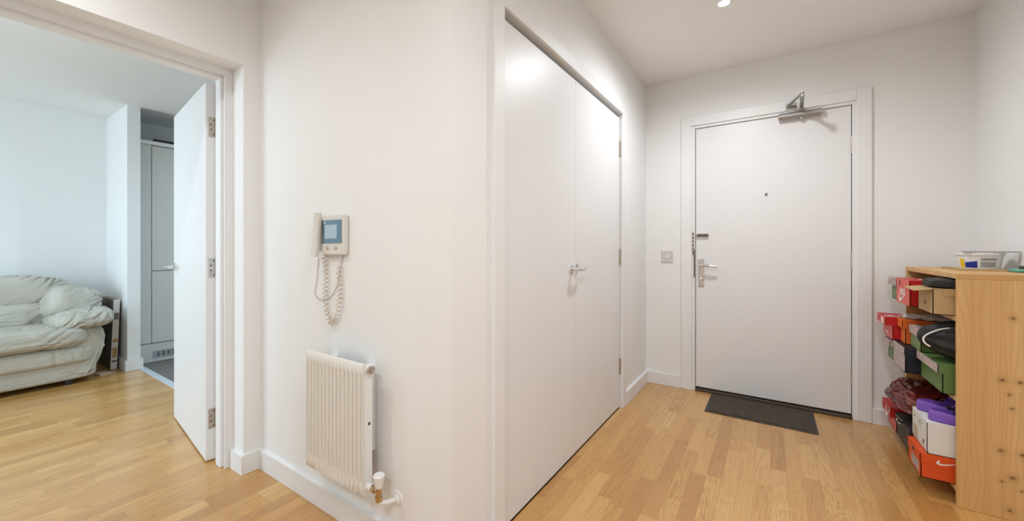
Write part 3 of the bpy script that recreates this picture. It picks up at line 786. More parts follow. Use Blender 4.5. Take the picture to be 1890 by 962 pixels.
for i, p in enumerate(cp):
    if i: ln += (p - cp[i - 1]).length
    t = (cp[min(i + 1, len(cp) - 1)] - cp[max(i - 1, 0)]).normalized(); s = t.cross(Vector((0, 1, 0))).normalized(); u = Vector((0, 1, 0))
    a = ln / 0.0185 * 2 * math.pi; r = 0.0085
    coil.append(p + s * (math.cos(a) * r) + u * (math.sin(a) * r))
b = BM(); tube(b, coil, 0.0021, 6); obj('coiled_cord', b, M_cord, ic, smooth=True)
wp = catmull([onY(px, py, YB - 0.004) for px, py in ((634, 470), (630, 488), (625, 510), (622, 528), (612, 546), (600, 553), (588, 552), (581, 540), (584, 522), (586, 500), (588, 476))], 10)
b = BM(); tube(b, wp, 0.0013, 6); obj('thin_wire', b, M_wire, ic, smooth=True)

# ------------------------------------------------------------------ switch plate by the entrance
p0 = onY(1221, 484, YF); p1 = onY(1242, 463, YF)
sw = thing('wall_switch', ((p0.x + p1.x) / 2, YF, p0.z), 'square grey-white switch plate beside the entrance door', 'switch')
b = BM(); box(b, p0.x, p1.x, YF - 0.009, YF, p0.z, p1.z, 0.003); obj('plate', b, M_switch, sw)
cx_, cz_ = (p0.x + p1.x) / 2, (p0.z + p1.z) / 2
bx('rocker', M_white, sw, cx_ - 0.012, cx_ + 0.012, YF - 0.0125, YF - 0.008, cz_ - 0.016, cz_ + 0.016, 0.002)
for sgn in (-1, 1):
    obj('screw', lathe(BM(), [(0.0038, 0), (0.0038, -0.0014)], (cx_ + sgn * 0.030, YF - 0.009, cz_), 12, 'Y'), M_steel, sw)

# ------------------------------------------------------------------ door mat
MX0, MX1, MY0, MY1 = -0.378, 0.242, 2.956, 3.345
dm = thing('door_mat', ((MX0 + MX1) / 2, (MY0 + MY1) / 2, 0), 'dark brown rectangular doormat with rubber border at the entrance', 'mat')
bx('rubber_border', mat('dark_rubber', (0.055, 0.048, 0.042), 0.7), dm, MX0, MX1, MY0, MY1, 0.0005, 0.004, 0.0015)
bx('pile', M_pile, dm, MX0 + 0.025, MX1 - 0.025, MY0 + 0.022, MY1 - 0.022, 0.0035, 0.0085, 0.002)


# ------------------------------------------------------------------ pine shoe shelf
SX0, SX1, SY0, SY1 = 0.672, 0.966, 2.466, 3.240
knots = []
for px, py, r in ((1870, 588, 0.010), (1850, 702, 0.011), (1883, 707, 0.011), (1863, 729, 0.007), (1868, 755, 0.008), (1847, 832, 0.010), (1888, 841, 0.011), (1869, 883, 0.012), (1849, 889, 0.006), (1886, 908, 0.006), (1864, 943, 0.009)):
    p = onY(px, py, SY0); knots.append((p.x, p.z, r))
M_pine = pine('knotty_pine_board', knots, 0, 1.45)
M_pine2 = pine('pale_pine_board', [], 1, 1.36)
shelf = thing('shoe_shelf', ((SX0 + SX1) / 2, (SY0 + SY1) / 2, 0), 'knotty pine shoe shelf with three levels standing against the right wall', 'shelf')
obj('side_panel', box(BM(), SX0, SX1, SY0, SY0 + 0.019, 0.0005, 0.986, 0.0015), M_pine, shelf)
obj('side_panel', box(BM(), SX0, SX1, SY1 - 0.019, SY1, 0.0005, 0.986, 0.0015), M_pine, shelf)
obj('top_board', box(BM(), SX0, SX1, SY0, SY1, 0.986, 1.010, 0.002), M_pine2, shelf)
TOPS = (0.822, 0.472, 0.080)
for z in TOPS: obj('shelf_board', box(BM(), SX0 + 0.002, SX1, SY0 + 0.019, SY1 - 0.019, z - 0.022, z, 0.0015), M_pine2, shelf)
obj('back_panel', box(BM(), SX1, SX1 + 0.003, SY0 + 0.002, SY1 - 0.002, 0.05, 1.008), M_pine2, shelf)
for x in (0.693, 0.706, 0.727, 0.758, 0.800):
    obj('nail_head', tube(BM(), [(x, SY0 - 0.0006, 0.976), (x, SY0 + 0.001, 0.976)], 0.0022, 10), M_steel, shelf)

def shoebox(label, x, y0, y1, z0, h, body, lid=None, lidh=0.03, L=0.33, dx=0.0, over=0.003, end=None, tilt=0.0, lidend=None, cat='box'):
    """shoe box lying with its short end (at x) to the hall; lid = shallow cap, end = different card on the short end"""
    x1 = min(x + L, SX1 - 0.004)
    root = thing('shoe_box', ((x + x1) / 2, (y0 + y1) / 2, z0), label, cat, 'boxes on the shoe shelf')
    t = 0.003; o = over
    bm = BM(); hb = h - 0.003
    box(bm, x + o, x + o + t, y0 + o, y1 - o, z0, z0 + hb); box(bm, x1 - o - t, x1 - o, y0 + o, y1 - o, z0, z0 + hb)
    box(bm, x + o, x1 - o, y0 + o, y0 + o + t, z0, z0 + hb); box(bm, x + o, x1 - o, y1 - o - t, y1 - o, z0, z0 + hb); box(bm, x + o, x1 - o, y0 + o, y1 - o, z0, z0 + t)
    obj('carton', bm, body, root)
    if end is not None: bx('end_print_or_tint', end, root, x + o - 0.0008, x + o, y0 + o + 0.002, y1 - o - 0.002, z0 + 0.003, z0 + h - lidh - 0.002)
    lo = None
    if lid is not None:
        bm = BM(); xa, xb = x + dx, x1 + (dx if dx < 0 else 0)
        box(bm, xa, xb, y0, y1, z0 + h - 0.003, z0 + h)
        box(bm, xa, xa + t * 0.8, y0, y1, z0 + h - lidh, z0 + h - 0.003); box(bm, xa, xb, y0, y0 + t * 0.8, z0 + h - lidh, z0 + h - 0.003); box(bm, xa, xb, y1 - t * 0.8, y1, z0 + h - lidh, z0 + h - 0.003)
        if tilt:
            bmesh.ops.rotate(bm, cent=Vector((xb, y0, z0 + h)), matrix=Matrix.Rotation(tilt, 3, 'Y'), verts=bm.verts[:])
        lo = obj('lid', bm, lid, root)
        if lidend is not None: bx('lid_print', lidend, lo, xa - 0.0008, xa, y0 + 0.002, y1 - 0.002, z0 + h - lidh, z0 + h - 0.0005)
    return root, lo
def disc(name, m, parent, x, y, z, r, ry=None):
    ry = ry or r; bm = BM()
    pts = [(math.cos(a * math.pi / 10) * r, math.sin(a * math.pi / 10) * ry) for a in range(20)]
    prism(bm, pts, lambda p: Vector((x - 0.0009, y + p[0], z + p[1])), lambda p: Vector((x, y + p[0], z + p[1])))
    return obj(name, bm, m, parent)

Z1, Z2, Z3 = [z + 0.0006 for z in TOPS]
# top level
shoebox('small green shoe box with grey printed lid, farthest on the top level', 0.606, 3.035, 3.215, Z1, 0.125, M_green2, M_pattern, 0.042, dx=-0.014)
r, l = shoebox('red shoe box with white swoosh, its end tinted as lit, beside the tan box', 0.590, 2.775, 3.010, Z1, 0.132, M_red, M_red, 0.052, end=None)
bx('end_print_or_tint', M_red_lit, r, 0.5885, 0.5925, 2.776, 3.009, Z1 + 0.001, Z1 + 0.080); bx('end_flap', M_red_lit, l, 0.5885, 0.590, 2.776, 3.009, Z1 + 0.078, Z1 + 0.131)  # end coloured like red card catching glancing light
swoosh('swoosh', 0.125, 0.13, (0.5882, 2.895, Z1 + 0.036), FACE_NX, M_whitep, r)
text_part('lettering', 'NIKE', 0.050, (0.5882, 2.893, Z1 + 0.062), FACE_NX, M_whitep, r)
disc('finger_hole', M_black, l, 0.5884, 2.945, Z1 + 0.108, 0.013)
swoosh('swoosh', 0.16, 0.14, (0.72, 2.90, Z1 + 0.1325), frame((0.9, 0.35, 0), (-0.35, 0.9, 0)), M_whitep, l)
r, l = shoebox('open tan cardboard box with a raised end flap, next to the top red box', 0.606, 2.500, 2.700, Z1, 0.115, M_tan, None, 0.04, over=0.0)
bm = BM(); box(bm, 0.612, 0.93, 2.498, 2.702, Z1 + 0.113, Z1 + 0.116); box(bm, 0.640, 0.93, 2.4965, 2.499, Z1 + 0.082, Z1 + 0.116); lid = obj('lid', bm, M_tan, r)
bm = BM()
vs = [(0.606, 2.502, Z1 + 0.112), (0.606, 2.699, Z1 + 0.112), (0.552, 2.690, Z1 + 0.105), (0.552, 2.530, Z1 + 0.100)]
prism(bm, vs, lambda p: Vector(p), lambda p: Vector(p) + Vector((0, 0, 0.003))); obj('end_flap', bm, M_tan, r)
disc('finger_hole', M_black, r, 0.606, 2.600, Z1 + 0.045, 0.009, 0.012)
bm = BM()
pillow(bm, (0.765, 2.595, Z1 + 0.137), (0.160, 0.088, 0.019), (0.30, 0.30), fn=lambda l, p: p + Vector((0, 0, 0.006 * noise.noise(p * 22))))
pillow(bm, (0.800, 2.64, Z1 + 0.150), (0.14, 0.10, 0.009), (0.35, 0.3), fn=lambda l, p: p + Vector((0, 0, 0.004 * noise.noise(p * 25))))
for v in bm.verts: v.co.z = max(v.co.z, Z1 + 0.1185)
obj('folded_bag', bm, M_blackcloth, None, 'flat black folded bag lying on the tan cardboard box', 'bag', smooth=True)
# middle level, lower row
shoebox('green shoe box with printed lid at the far end of the middle level', 0.588, 3.052, 3.215, Z2, 0.116, M_green2, M_pattern, 0.034, dx=-0.02)
r, l = shoebox('navy shoe box with a grey printed end on the middle level', 0.580, 2.815, 3.040, Z2, 0.130, M_navy, M_navy, 0.040, end=M_pattern, lidend=M_pattern)
r, l = shoebox('wide green shoe box with printed lid edge under the black drawstring bag', 0.634, 2.500, 2.800, Z2, 0.130, M_green, M_green, 0.040, dx=-0.012, lidend=M_pattern, L=0.31)
# middle level, upper row
r, l = shoebox('red shoe box with white swoosh, stacked under crumpled tissue', 0.570, 3.010, 3.215, Z2 + 0.131, 0.125, M_red, M_red, 0.045, dx=-0.028)
bx('end_print_or_tint', M_red_lit, l, 0.5412, 0.542, 3.011, 3.214, Z2 + 0.212, Z2 + 0.2555); bx('end_print_or_tint', M_red_lit, r, 0.572, 0.573, 3.014, 3.211, Z2 + 0.133, Z2 + 0.211)  # ends painted a lighter red to mimic light on them
disc('finger_hole', M_whitep, l, 0.5411, 3.075, Z2 + 0.232, 0.024, 0.020); disc('finger_hole', M_black, l, 0.5409, 3.145, Z2 + 0.238, 0.010)
swoosh('swoosh', 0.30, 0.12, (0.70, 3.09, Z2 + 0.2565), frame((1, 0.05, 0), (-0.05, 1, 0)), M_whitep, l)
text_part('lettering', 'NIKE', 0.036, (0.5718, 3.14, Z2 + 0.155), FACE_NX, M_whitep, r)
bm = BM(); pillow(bm, (0.735, 3.02, Z2 + 0.268), (0.12, 0.10, 0.010), (0.8, 0.8), fn=lambda l, p: p * (1 + 0.25 * noise.noise(l * 3.1)) + Vector((0, 0, 0.008 * noise.noise(p * 30))))
for v in bm.verts: v.co.z = max(v.co.z, Z2 + 0.2635)
obj('tissue_paper', bm, M_tissue, None, 'crumpled grey-white tissue paper lying on the red shoe box', 'paper', smooth=True)
shoebox('orange shoe box squeezed between the red and the small green box', 0.600, 2.905, 3.006, Z2 + 0.131, 0.130, M_orange2, M_orange2, 0.045, dx=-0.01)
r, l = shoebox('small green shoe box with grey printed lid beside the black drawstring bag', 0.618, 2.728, 2.898, Z2 + 0.131, 0.112, M_green, M_pattern, 0.040, dx=-0.004, end=M_green2)
# black drawstring bag
bm = BM()
def gather(l, p):
    a = math.atan2(l.z, l.y); t = max(0.0, min(1.0, (-l.x - 0.1) / 0.9))
    s = 1 - 0.42 * t ** 1.6 + 0.10 * t * math.cos(a * 13 + 2 * math.sin(a * 3)) * (1 - t * 0.3)
    return Vector((p.x, p.y * s, p.z * s + 0.004 * noise.noise(p * 20)))
pillow(bm, (0.752, 2.592, Z2 + 0.222), (0.175, 0.100, 0.092), (0.75, 0.8), rot=(0, 0.10, 0), nu=96, nv=48, fn=gather)
for v in bm.verts: v.co.z = max(v.co.z, Z2 + 0.1315)
dbag = obj('drawstring_bag', bm, M_blackcloth, None, 'black cloth drawstring bag with white cord lying on the green box', 'bag', smooth=True)
cordp = catmull([onY(px, py, yy) for px, py, yy in ((1717, 640, 2.500), (1708, 634, 2.510), (1704, 626, 2.525), (1709, 619, 2.535), (1722, 612.5, 2.535), (1739, 607.5, 2.535), (1756, 606, 2.53), (1774, 608, 2.53))], 8)
bm = BM(); tube(bm, cordp, 0.0035, 8); obj('drawcord', bm, mat('white_cord', (0.75, 0.72, 0.66), 0.7), dbag, smooth=True)
# bottom level
r, l = shoebox('orange shoe box with white swoosh on its side, lowest under the white box', 0.566, 2.500, 2.690, Z3, 0.112, M_orange, M_orange, 0.046)
swoosh('swoosh', 0.075, 0.05, (0.655, 2.4995, Z3 + 0.083), FACE_NY, M_whitep, l)
bx('end_label', M_pattern, r, 0.5680, 0.569, 2.53, 2.64, Z3 + 0.012, Z3 + 0.060); disc('finger_hole', M_black, l, 0.5659, 2.60, Z3 + 0.088, 0.016, 0.008)
r, l = shoebox('white shoe box under the purple clogs', 0.588, 2.500, 2.715, Z3 + 0.112, 0.142, M_white, M_white, 0.130, over=0.002)
disc('finger_hole', M_black, r, 0.5878, 2.545, Z3 + 0.150, 0.007, 0.011); disc('finger_hole', M_black, r, 0.5878, 2.675, Z3 + 0.225, 0.005)
bm = BM(); rr = random.Random(3)
for k in range(16):
    y = 2.56 + rr.random() * 0.06; z = Z3 + 0.195 + rr.random() * 0.04; box(bm, 0.5872, 0.5880, y, y + 0.006 + rr.random() * 0.01, z, z + 0.003)
obj('faded_print', bm, mat('grey_print', (0.42, 0.40, 0.38), 0.6), r)
bx('end_label', mat('beige_label', (0.55, 0.46, 0.34), 0.6), r, 0.5872, 0.5880, 2.630, 2.700, Z3 + 0.120, Z3 + 0.185)
r, l = shoebox('charcoal shoe box with white print beneath the black sandal', 0.588, 2.730, 3.010, Z3, 0.122, M_dgrey, M_dgrey, 0.050, dx=-0.006)
bx('end_label', M_whitep, l, 0.581, 0.582, 2.905, 2.975, Z3 + 0.088, Z3 + 0.110); bx('end_label', M_whitep, r, 0.590, 0.591, 2.76, 2.80, Z3 + 0.044, Z3 + 0.060)
bx('yellow_label', M_yellow, r, 0.590, 0.591, 2.735, 2.752, Z3 + 0.012, Z3 + 0.045); bx('end_label', M_whitep, r, 0.590, 0.591, 2.752, 2.765, Z3 + 0.010, Z3 + 0.028)
r, l = shoebox('red shoe box with white swoosh at the far end of the bottom level', 0.588, 3.020, 3.215, Z3, 0.135, M_red_lit, M_red, 0.055, dx=-0.022)  # carton takes the red that was lightened for glancing light
disc('finger_hole', M_black, l, 0.5655, 3.065, Z3 + 0.110, 0.009); swoosh('swoosh', 0.10, 0.16, (0.5655, 3.075, Z3 + 0.098), FACE_NX, M_whitep, l)
# black sandal on the charcoal box
sd = thing('black_sandal', (0.70, 2.86, Z3 + 0.122), 'flat black sandal lying on the charcoal box', 'sandal')
def foot_outline(L, Wd, n=40):
    pts = []
    for k in range(n):
        a = 2 * math.pi * k / n; c, s_ = math.cos(a), math.sin(a)
        u = 0.5 - 0.5 * c                                   # 0 heel .. 1 toe
        w = (0.36 + 0.14 * math.sin(min(1, u) * math.pi * 0.9 - 0.4)) * Wd
        pts.append((u * L, w * s_ * (abs(s_) ** -0.25 if abs(s_) > 1e-3 else 1)))
    return pts
bm = BM(); R = Matrix.Translation((0.560, 2.845, Z3 + 0.1225)) @ Matrix.Rotation(math.radians(8), 4, 'Z')
fo = foot_outline(0.27, 0.10)
prism(bm, fo, lambda p: R @ Vector((p[0], p[1], 0)), lambda p: R @ Vector((p[0], p[1], 0.016))); obj('sole', bm, M_black, sd)
bm = BM(); tube(bm, [R @ Vector((0.07, -0.045, 0.010)), R @ Vector((0.10, -0.03, 0.030)), R @ Vector((0.14, 0.0, 0.034)), R @ Vector((0.16, 0.035, 0.028)), R @ Vector((0.17, 0.048, 0.010))], 0.007, 10)
tube(bm, [R @ Vector((0.01, -0.030, 0.012)), R @ Vector((-0.004, 0.0, 0.030)), R @ Vector((0.01, 0.030, 0.012))], 0.006, 10); obj('strap', bm, M_black, sd)
# maroon plastic bag
bm = BM()
pillow(bm, (0.725, 2.945, Z3 + 0.225), (0.165, 0.215, 0.078), (0.85, 0.85), rot=(0.10, 0, 0.1), nu=90, nv=48,
       fn=lambda l, p: p * (1 + 0.12 * noise.noise(l * 2.2) + 0.22 * (0.25 - abs(noise.noise(l * 3.4 + Vector((4, 1, 2)))))))
for v in bm.verts: v.co.z = max(v.co.z, Z3 + 0.163); v.co.y = max(2.722, min(v.co.y, 3.218))
obj('plastic_bag', bm, M_bag, None, 'shiny dark red plastic bag bundled above the red and charcoal boxes', 'bag', smooth=True)
# purple clogs
def clog(x, y, z, rz, label, strap_up):
    root = thing('clog', (x, y, z), label, 'clog', 'purple clogs on the white box')
    R = Matrix.Translation((x, y, z)) @ Matrix.Rotation(rz, 4, 'Z')
    fo = foot_outline(0.255, 0.112, 56); n = len(fo); cxm = (0.1275, 0)
    def ringz(s, zf): return [R @ Vector((cxm[0] + (p[0] - cxm[0]) * s, p[1] * s, zf(p))) for p in fo]
    rim = lambda p: 0.050 + (0.026 * max(0, (p[0] - 0.11) / 0.145)) - 0.006 * math.exp(-((p[0] - 0.08) / 0.03) ** 2)
    levels = [(0.90, lambda p: 0.0), (0.98, lambda p: 0.003), (1.0, lambda p: 0.012), (0.985, lambda p: 0.018), (0.995, lambda p: 0.024), (0.985, lambda p: 0.032), (0.96, lambda p: rim(p) - 0.002), (0.94, lambda p: rim(p)), (0.905, lambda p: rim(p) - 0.003), (0.86, lambda p: 0.020)]
    bm = BM(); rings = [[bm.verts.new(q) for q in ringz(s, zf)] for s, zf in levels]
    for a, c in zip(rings, rings[1:]):
        for k in range(n): bm.faces.new((a[k], a[(k + 1) % n], c[(k + 1) % n], c[k]))
    bm.faces.new(rings[0]); bm.faces.new(rings[-1]); obj('shell', bm, M_purple, root, smooth=True, angle=60)
    bm = BM(); prism(bm, [(cxm[0] + (p[0] - cxm[0]) * 0.86, p[1] * 0.86) for p in fo], lambda p: R @ Vector((p[0], p[1], 0.0185)), lambda p: R @ Vector((p[0], p[1], 0.0225))); obj('insole', bm, M_purple2, root)
    bm = BM()
    sel = []
    for j in range(9):
        u = 0.105 + 0.145 * j / 8; row = []
        w = max(0.004, max((p[1] for p in fo if abs(p[0] - u) < 0.012), default=0.01)) * 0.98
        hh = 0.074 - 0.034 * ((u - 0.105) / 0.145) ** 2.2
        for i in range(11):
            a = math.pi * i / 10; row.append(bm.verts.new(R @ Vector((u, w * math.cos(a), 0.026 + (hh - 0.026) * math.sin(a) ** 0.8))))
        sel.append(row)
    for a, c in zip(sel, sel[1:]):
        for i in range(10): bm.faces.new((a[i], a[i + 1], c[i + 1], c[i]))
    geo = bmesh.ops.solidify(bm, geom=bm.faces[:], thickness=0.006); obj('toe_cap', bm, M_purple, root, smooth=True, angle=60)
    bm = BM(); w = 0.052
    pts = [R @ Vector((0.105, -w, 0.046)), R @ Vector((0.135, -w * 0.92, 0.075)), R @ Vector((0.155, 0, 0.090)), R @ Vector((0.135, w * 0.92, 0.075)), R @ Vector((0.105, w, 0.046))]
    if not strap_up: pts = [R @ Vector((0.105, -w, 0.046)), R @ Vector((0.04, -w * 0.9, 0.052)), R @ Vector((-0.004, 0, 0.054)), R @ Vector((0.04, w * 0.9, 0.052)), R @ Vector((0.105, w, 0.046))]
    cc = catmull(pts, 8); tube(bm, cc, 0.0045, 8); obj('strap', bm, M_purple, root, smooth=True)
    for sg in (-1, 1):
        bm = BM(); c = R @ Vector((0.100, sg * w * 1.02, 0.044)); d = R.to_3x3() @ Vector((0, sg * 0.005, 0)); tube(bm, [c - d, c + d], 0.009, 16); obj('rivet', bm, M_black, root)
clog(0.592, 2.674, Z3 + 0.2545, math.radians(-3), 'purple foam clog, the one behind, on the white shoe box', True)
clog(0.602, 2.546, Z3 + 0.2545, math.radians(2), 'purple foam clog beside the pine panel on the white shoe box', True)

# ------------------------------------------------------------------ things on top of the shelf
TZ = 1.010
bm = BM(); box(bm, 0.778, 0.962, 2.80, 3.12, TZ, TZ + 0.008, 0.001, rotz=math.radians(-4))
obj('cardboard_sheet', bm, M_tan, None, 'thin brown cardboard sheet lying on the shelf top under the tub', 'cardboard')
tx, ty, tz = 0.872, 2.925, TZ + 0.0085
tub = thing('plastic_tub', (tx, ty, tz), 'white plastic tub with yellow and blue label on the shoe shelf', 'tub')
ra, rb, th = 0.068, 0.081, 0.076
obj('pot', lathe(BM(), [(0.060, 0.001), (ra, 0.0), (ra + (rb - ra) * 0.5, th * 0.5), (rb, th), (rb - 0.002, th), (ra - 0.002, 0.003)], (tx, ty, tz), 48), M_tub, tub, smooth=True, angle=40)
obj('lid', lathe(BM(), [(rb + 0.001, th - 0.010), (rb + 0.0035, th - 0.009), (rb + 0.0035, th + 0.002), (rb - 0.004, th + 0.003), (0.01, th + 0.002)], (tx, ty, tz), 48), M_tub, tub, smooth=True, angle=40)
a_cam = math.atan2(-ty, -tx)
def tubpatch(name, m, a0, a1, z0, z1, z0b=None, z1b=None):
    bm = BM(); n = 8; ring = []
    for k in range(n + 1):
        f = k / n; a = a_cam + math.radians(a0 + (a1 - a0) * f)
        za = z0 + ((z0b if z0b is not None else z0) - z0) * f; zb = z1 + ((z1b if z1b is not None else z1) - z1) * f
        q = []
        for z in (za, zb):
            for e in (0.0002, 0.0008):
                r = ra + (rb - ra) * z / th + e; q.append(bm.verts.new((tx + r * math.cos(a), ty + r * math.sin(a), tz + z)))
        ring.append(q)
    for p, q in zip(ring, ring[1:]):
        bm.faces.new((p[1], q[1], q[3], p[3])); bm.faces.new((p[0], p[2], q[2], q[0])); bm.faces.new((p[2], p[3], q[3], q[2])); bm.faces.new((p[0], q[0], q[1], p[1]))
    return obj(name, bm, m, tub, smooth=True, angle=40)
M_smallprint = mat('grey_small_print', (0.36, 0.36, 0.37), 0.5, var=0.35, vscale=220)
tubpatch('yellow_label', M_yellow, -56, -40, 0.004, 0.048)
tubpatch('blue_label', M_blue, -38, -4, 0.006, 0.030, 0.004, 0.038)
tubpatch('print_block', M_smallprint, 4, 46, 0.040, 0.052); tubpatch('print_block', M_smallprint, 4, 46, 0.008, 0.034)
bm = BM(); n = 40; A = []; B = []
for k in range(n + 1):
    x = 0.800 + 0.178 * k / n; y = 2.868 - 0.010 * k / n; z = tz + th + 0.0045 + 0.0011 * math.sin(k * 0.95) + 0.0011
    A.append([bm.verts.new((x, y - 0.016, z)), bm.verts.new((x, y + 0.016, z))]); B.append([bm.verts.new((x, y - 0.016, z + 0.003)), bm.verts.new((x, y + 0.016, z + 0.003))])
for k in range(n):
    bm.faces.new((A[k][0], A[k][1], A[k + 1][1], A[k + 1][0])); bm.faces.new((B[k][0], B[k + 1][0], B[k + 1][1], B[k][1]))
    for j in (0, 1): bm.faces.new((A[k][j], A[k + 1][j], B[k + 1][j], B[k][j]))
for k in (0, n): bm.faces.new((A[k][0], A[k][1], B[k][1], B[k][0]))
obj('crinkled_strip', bm, M_greysheet, None, 'thin crinkled grey strip resting across the lid of the white tub', 'strip')
tl = thing('teal_pouch', (0.925, 2.735, TZ), 'small teal case with dark clip on the shelf top', 'case')
obj('case', pillow(BM(), (0.942, 2.755, TZ + 0.008), (0.020, 0.050, 0.008), (0.5, 0.4), nu=32, nv=16), M_teal, tl, smooth=True)
bx('clip', M_dark, tl, 0.936, 0.952, 2.715, 2.74, TZ + 0.013, TZ + 0.030, 0.003)

# ------------------------------------------------------------------ leather sofa
sofa = thing('leather_sofa', (-5.1, -0.1, 0), 'pale grey leather sofa with pillowy arm and back cushions', 'sofa')
def wr(amp, fr, off=0.0, crease=0.010, slant=1.0, edge=0.0):
    """gentle bulges plus sharp diagonal creases; edge = pleats gathered along the rim"""
    def f(l, p):
        n1 = noise.noise(Vector((p.x * fr, p.y * fr, p.z * fr + off)))
        q = Vector((p.x * 5.0 + off, (p.y + slant * p.z) * 13.0 + off, (p.z - 0.3 * p.y) * 3.4))
        n2 = noise.noise(q); n3 = noise.noise(q * 1.9 + Vector((7.3, 1.1, off)))
        m = max(0.0, min(1.0, 0.5 + 1.4 * noise.noise(Vector((p.x * 3.1, p.y * 3.3 + off, p.z * 4.0)))))
        d = amp * 0.12 * n1 - crease * m * (math.exp(-(n2 / 0.085) ** 2) + 0.5 * math.exp(-(n3 / 0.085) ** 2))
        if edge:
            a = math.atan2(l.y, l.x); d += edge * math.exp(-((l.z + 0.15) / 0.35) ** 2) * math.sin(a * 34 + 5 * n1)
        return p + l.normalized() * d
    return f
YE = 0.80                                                   # inner side of the right-hand arm at the front
def sp(name, c, h, e, rot=(0, 0, 0), amp=0.05, fr=6.0, off=0.0, nu=210, nv=84, fn=None):
    return obj(name, pillow(BM(), c, h, e, rot, nu, nv, fn or wr(amp, fr, off)), M_leather, sofa, smooth=True)
YL = -1.05; ym = (YL + YE) / 2; yh = (YE - YL) / 2
sp('base_band', (-5.12, ym - 0.0, 0.118), (0.375, yh + 0.02, 0.082), (0.22, 0.16), fn=wr(0.01, 5, crease=0.0))
sp('front_band', (-5.11, ym + 0.01, 0.245), (0.400, yh + 0.01, 0.088), (0.40, 0.16), nu=420, fn=wr(0.03, 9, crease=0.010, slant=0.15))
for k, (y0, y1) in enumerate(((-1.03, -0.13), (-0.12, 0.765))):
    sp('seat_cushion', (-5.06, (y0 + y1) / 2, 0.385), (0.40, (y1 - y0) / 2 + 0.01, 0.105), (0.55, 0.30), rot=(0, -0.05, 0), fn=wr(0.10, 6, k * 5.0, 0.022, -1.2))
    sp('lumbar_cushion', (-5.27, (y0 + y1) / 2 - 0.03, 0.535), (0.16, (y1 - y0) / 2 - 0.01, 0.115), (0.6, 0.35), rot=(0, -0.12, 0), fn=wr(0.10, 7, k * 3.0 + 1, 0.015, -1.0))
    sp('back_cushion', (-5.37, (y0 + y1) / 2 - 0.04, 0.725), (0.175, (y1 - y0) / 2 + 0.01, 0.165), (0.70, 0.42), rot=(0, -0.15, 0), fn=wr(0.12, 5, k * 4.0 + 2, 0.020, -0.9))
obj('back_frame', box(BM(), -5.58, -5.42, -1.06, 0.78, 0.10, 0.74, 0.05, 4), M_leather, sofa, smooth=True)
for sgn in (1, -1):
    yc = (lambda y: y) if sgn == 1 else (lambda y: -0.27 - y)
    # upper wing joining back and arm
    sp('arm_wing', (-5.20, yc(0.725), 0.625), (0.26, 0.185, 0.160), (0.72, 0.62), rot=(-0.22 * sgn, -0.10, 0), fn=wr(0.14, 6.0, 7, 0.018, -0.8 * sgn))
    # overhanging arm pad
    sp('arm_pad', (-4.985, yc(0.745), 0.515), (0.31, 0.188, 0.092), (0.75, 0.55), rot=(0.13 * sgn, -0.02, 0), fn=wr(0.12, 6.5, 2.5, 0.018, -0.9 * sgn, edge=0.004))
    # rolled arm front, C-shaped
    pts = [(0.60, 0.10), (0.60, 0.44), (0.68, 0.485), (0.76, 0.49), (0.815, 0.475), (0.850, 0.43), (0.862, 0.37), (0.855, 0.29), (0.835, 0.20), (0.800, 0.12), (0.765, 0.055), (0.70, 0.05)]
    bm = BM(); prism(bm, [(yc(y), z) for y, z in pts], lambda p: Vector((-4.745, p[0], p[1])), lambda p: Vector((-5.52, p[0], p[1])))
    bmesh.ops.bevel(bm, geom=[e for e in bm.edges if abs(e.verts[0].co.x - e.verts[1].co.x) < 1e-4 and e.verts[0].co.x > -4.8], offset=0.035, segments=5, affect='EDGES')
    obj('arm_panel', bm, M_leather, sofa, smooth=True, angle=50)
    bm = BM(); tube(bm, [Vector((-4.742, yc(y), z)) for y, z in catmull([Vector((a, c)) for a, c in ((0.70, 0.45), (0.775, 0.44), (0.812, 0.39), (0.818, 0.31), (0.795, 0.20), (0.755, 0.10), (0.735, 0.06))], 6)] if False else [Vector((-4.742, yc(v.x), v.y)) for v in catmull([Vector((a, c, 0)) for a, c in ((0.70, 0.45), (0.775, 0.44), (0.812, 0.39), (0.818, 0.31), (0.795, 0.20), (0.755, 0.10), (0.735, 0.06))], 6)], 0.0050, 8)
    obj('piping', bm, M_leather, sofa, smooth=True)
for (x, y) in ((-4.815, 0.66), (-4.815, -0.93), (-5.42, 0.66), (-5.42, -0.93)):
    obj('foot', lathe(BM(), [(0.026, 0.0), (0.030, 0.06)], (x, y, 0), 20), M_black, sofa)

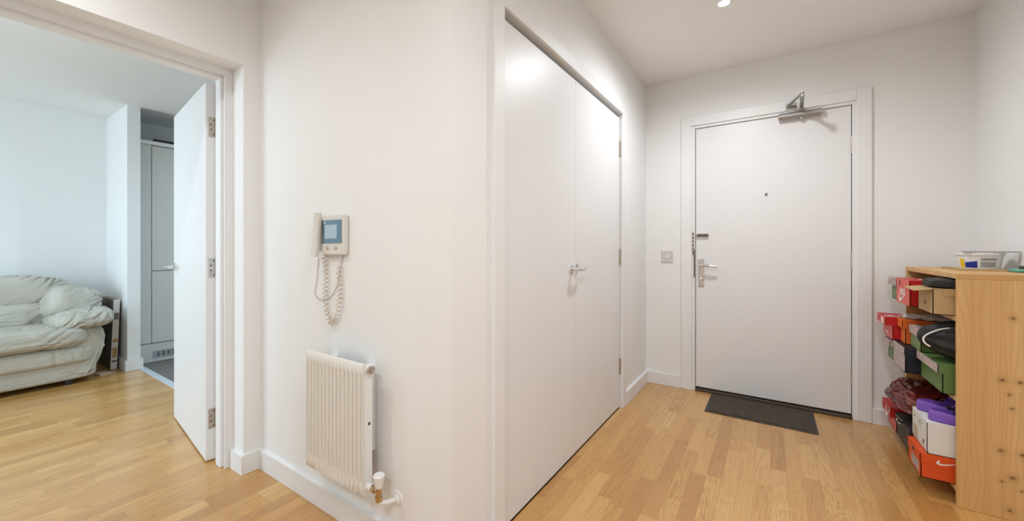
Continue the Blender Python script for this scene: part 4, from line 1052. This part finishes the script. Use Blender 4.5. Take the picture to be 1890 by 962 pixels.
# ------------------------------------------------------------------ boards leaning on the short wall, offcut on the floor
pb = thing('leaning_board', (-5.27, 0.98, 0), 'flat grey-brown board with white taped edge leaning beside the sofa', 'board')
lean = lambda z: 0.022 * z / 0.64
bm = BM(); box(bm, -5.50, -5.052, 0.946, 0.984, 0.002, 0.640, 0.002)
for v in bm.verts: v.co.y += lean(v.co.z)
obj('board', bm, M_panelface, pb)
bm = BM(); box(bm, -5.055, -5.046, 0.944, 0.986, 0.004, 0.642)
for v in bm.verts: v.co.y += lean(v.co.z)
ed = obj('white_edge', bm, M_white, pb)
for z0, z1, m in ((0.11, 0.20, M_tan), (0.25, 0.28, M_tan), (0.46, 0.52, M_panelface), (0.07, 0.085, M_dgrey)):
    bm = BM(); box(bm, -5.0465, -5.0445, 0.950, 0.982, z0, z1)
    for v in bm.verts: v.co.y += lean(v.co.z)
    obj('tape', bm, m, ed)
obj('wood_offcut', box(BM(), -4.985, -4.885, 0.835, 0.915, 0.0005, 0.016, 0.002, rotz=0.25), M_lightbeige, None, 'small flat pale offcut on the floor beside the sofa', 'offcut')

# ------------------------------------------------------------------ tall kitchen unit
KX, KY0 = -5.040, 1.146
ku = thing('tall_kitchen_unit', (-5.32, 1.5, 0), 'tall grey-white kitchen unit with two doors and plinth grille', 'kitchen unit')
bx('carcass', M_unit, ku, XBK + 0.004, KX - 0.022, 1.132, 1.86, 0.002, 2.128)
bx('filler_panel', M_unit, ku, KX - 0.021, KX - 0.002, 1.132, 1.2265, 0.192, 2.128, 0.001)
bx('upper_door', M_unit, ku, KX - 0.021, KX, 1.231, 1.83, 0.900, 2.122, 0.0015)
bx('lower_door', M_unit, ku, KX - 0.021, KX, 1.231, 1.83, 0.192, 0.891, 0.0015)
bx('cornice', M_trim, ku, XBK + 0.004, KX + 0.012, 1.132, 1.87, 2.130, 2.166, 0.002)
pl = bx('plinth', M_unit, ku, KX - 0.030, KX - 0.012, 1.132, 1.86, 0.002, 0.182)
gr = bx('grille', mat('grey_grille', (0.42, 0.44, 0.46), 0.5), ku, KX - 0.012, KX - 0.006, 1.242, 1.66, 0.040, 0.108)
bm = BM()
for k in range(7):
    y = 1.268 + k * 0.040
    for j in range(3):
        z = 0.052 + j * 0.017; box(bm, KX - 0.0065, KX - 0.0050, y, y + 0.024, z, z + 0.0095, M=None)
obj('slots', bm, M_dark, gr)
tr = thing('baking_tray', (-5.2, 1.45, 2.166), 'black tray lying on top of the tall kitchen unit', 'tray')
bm = BM(); box(bm, -5.34, -5.07, 1.262, 1.62, 2.1665, 2.172); 
for (x0, x1, y0, y1) in ((-5.34, -5.335, 1.262, 1.62), (-5.075, -5.07, 1.262, 1.62), (-5.34, -5.07, 1.262, 1.267), (-5.34, -5.07, 1.615, 1.62)): box(bm, x0, x1, y0, y1, 2.172, 2.200)
obj('pan', bm, M_black, tr)
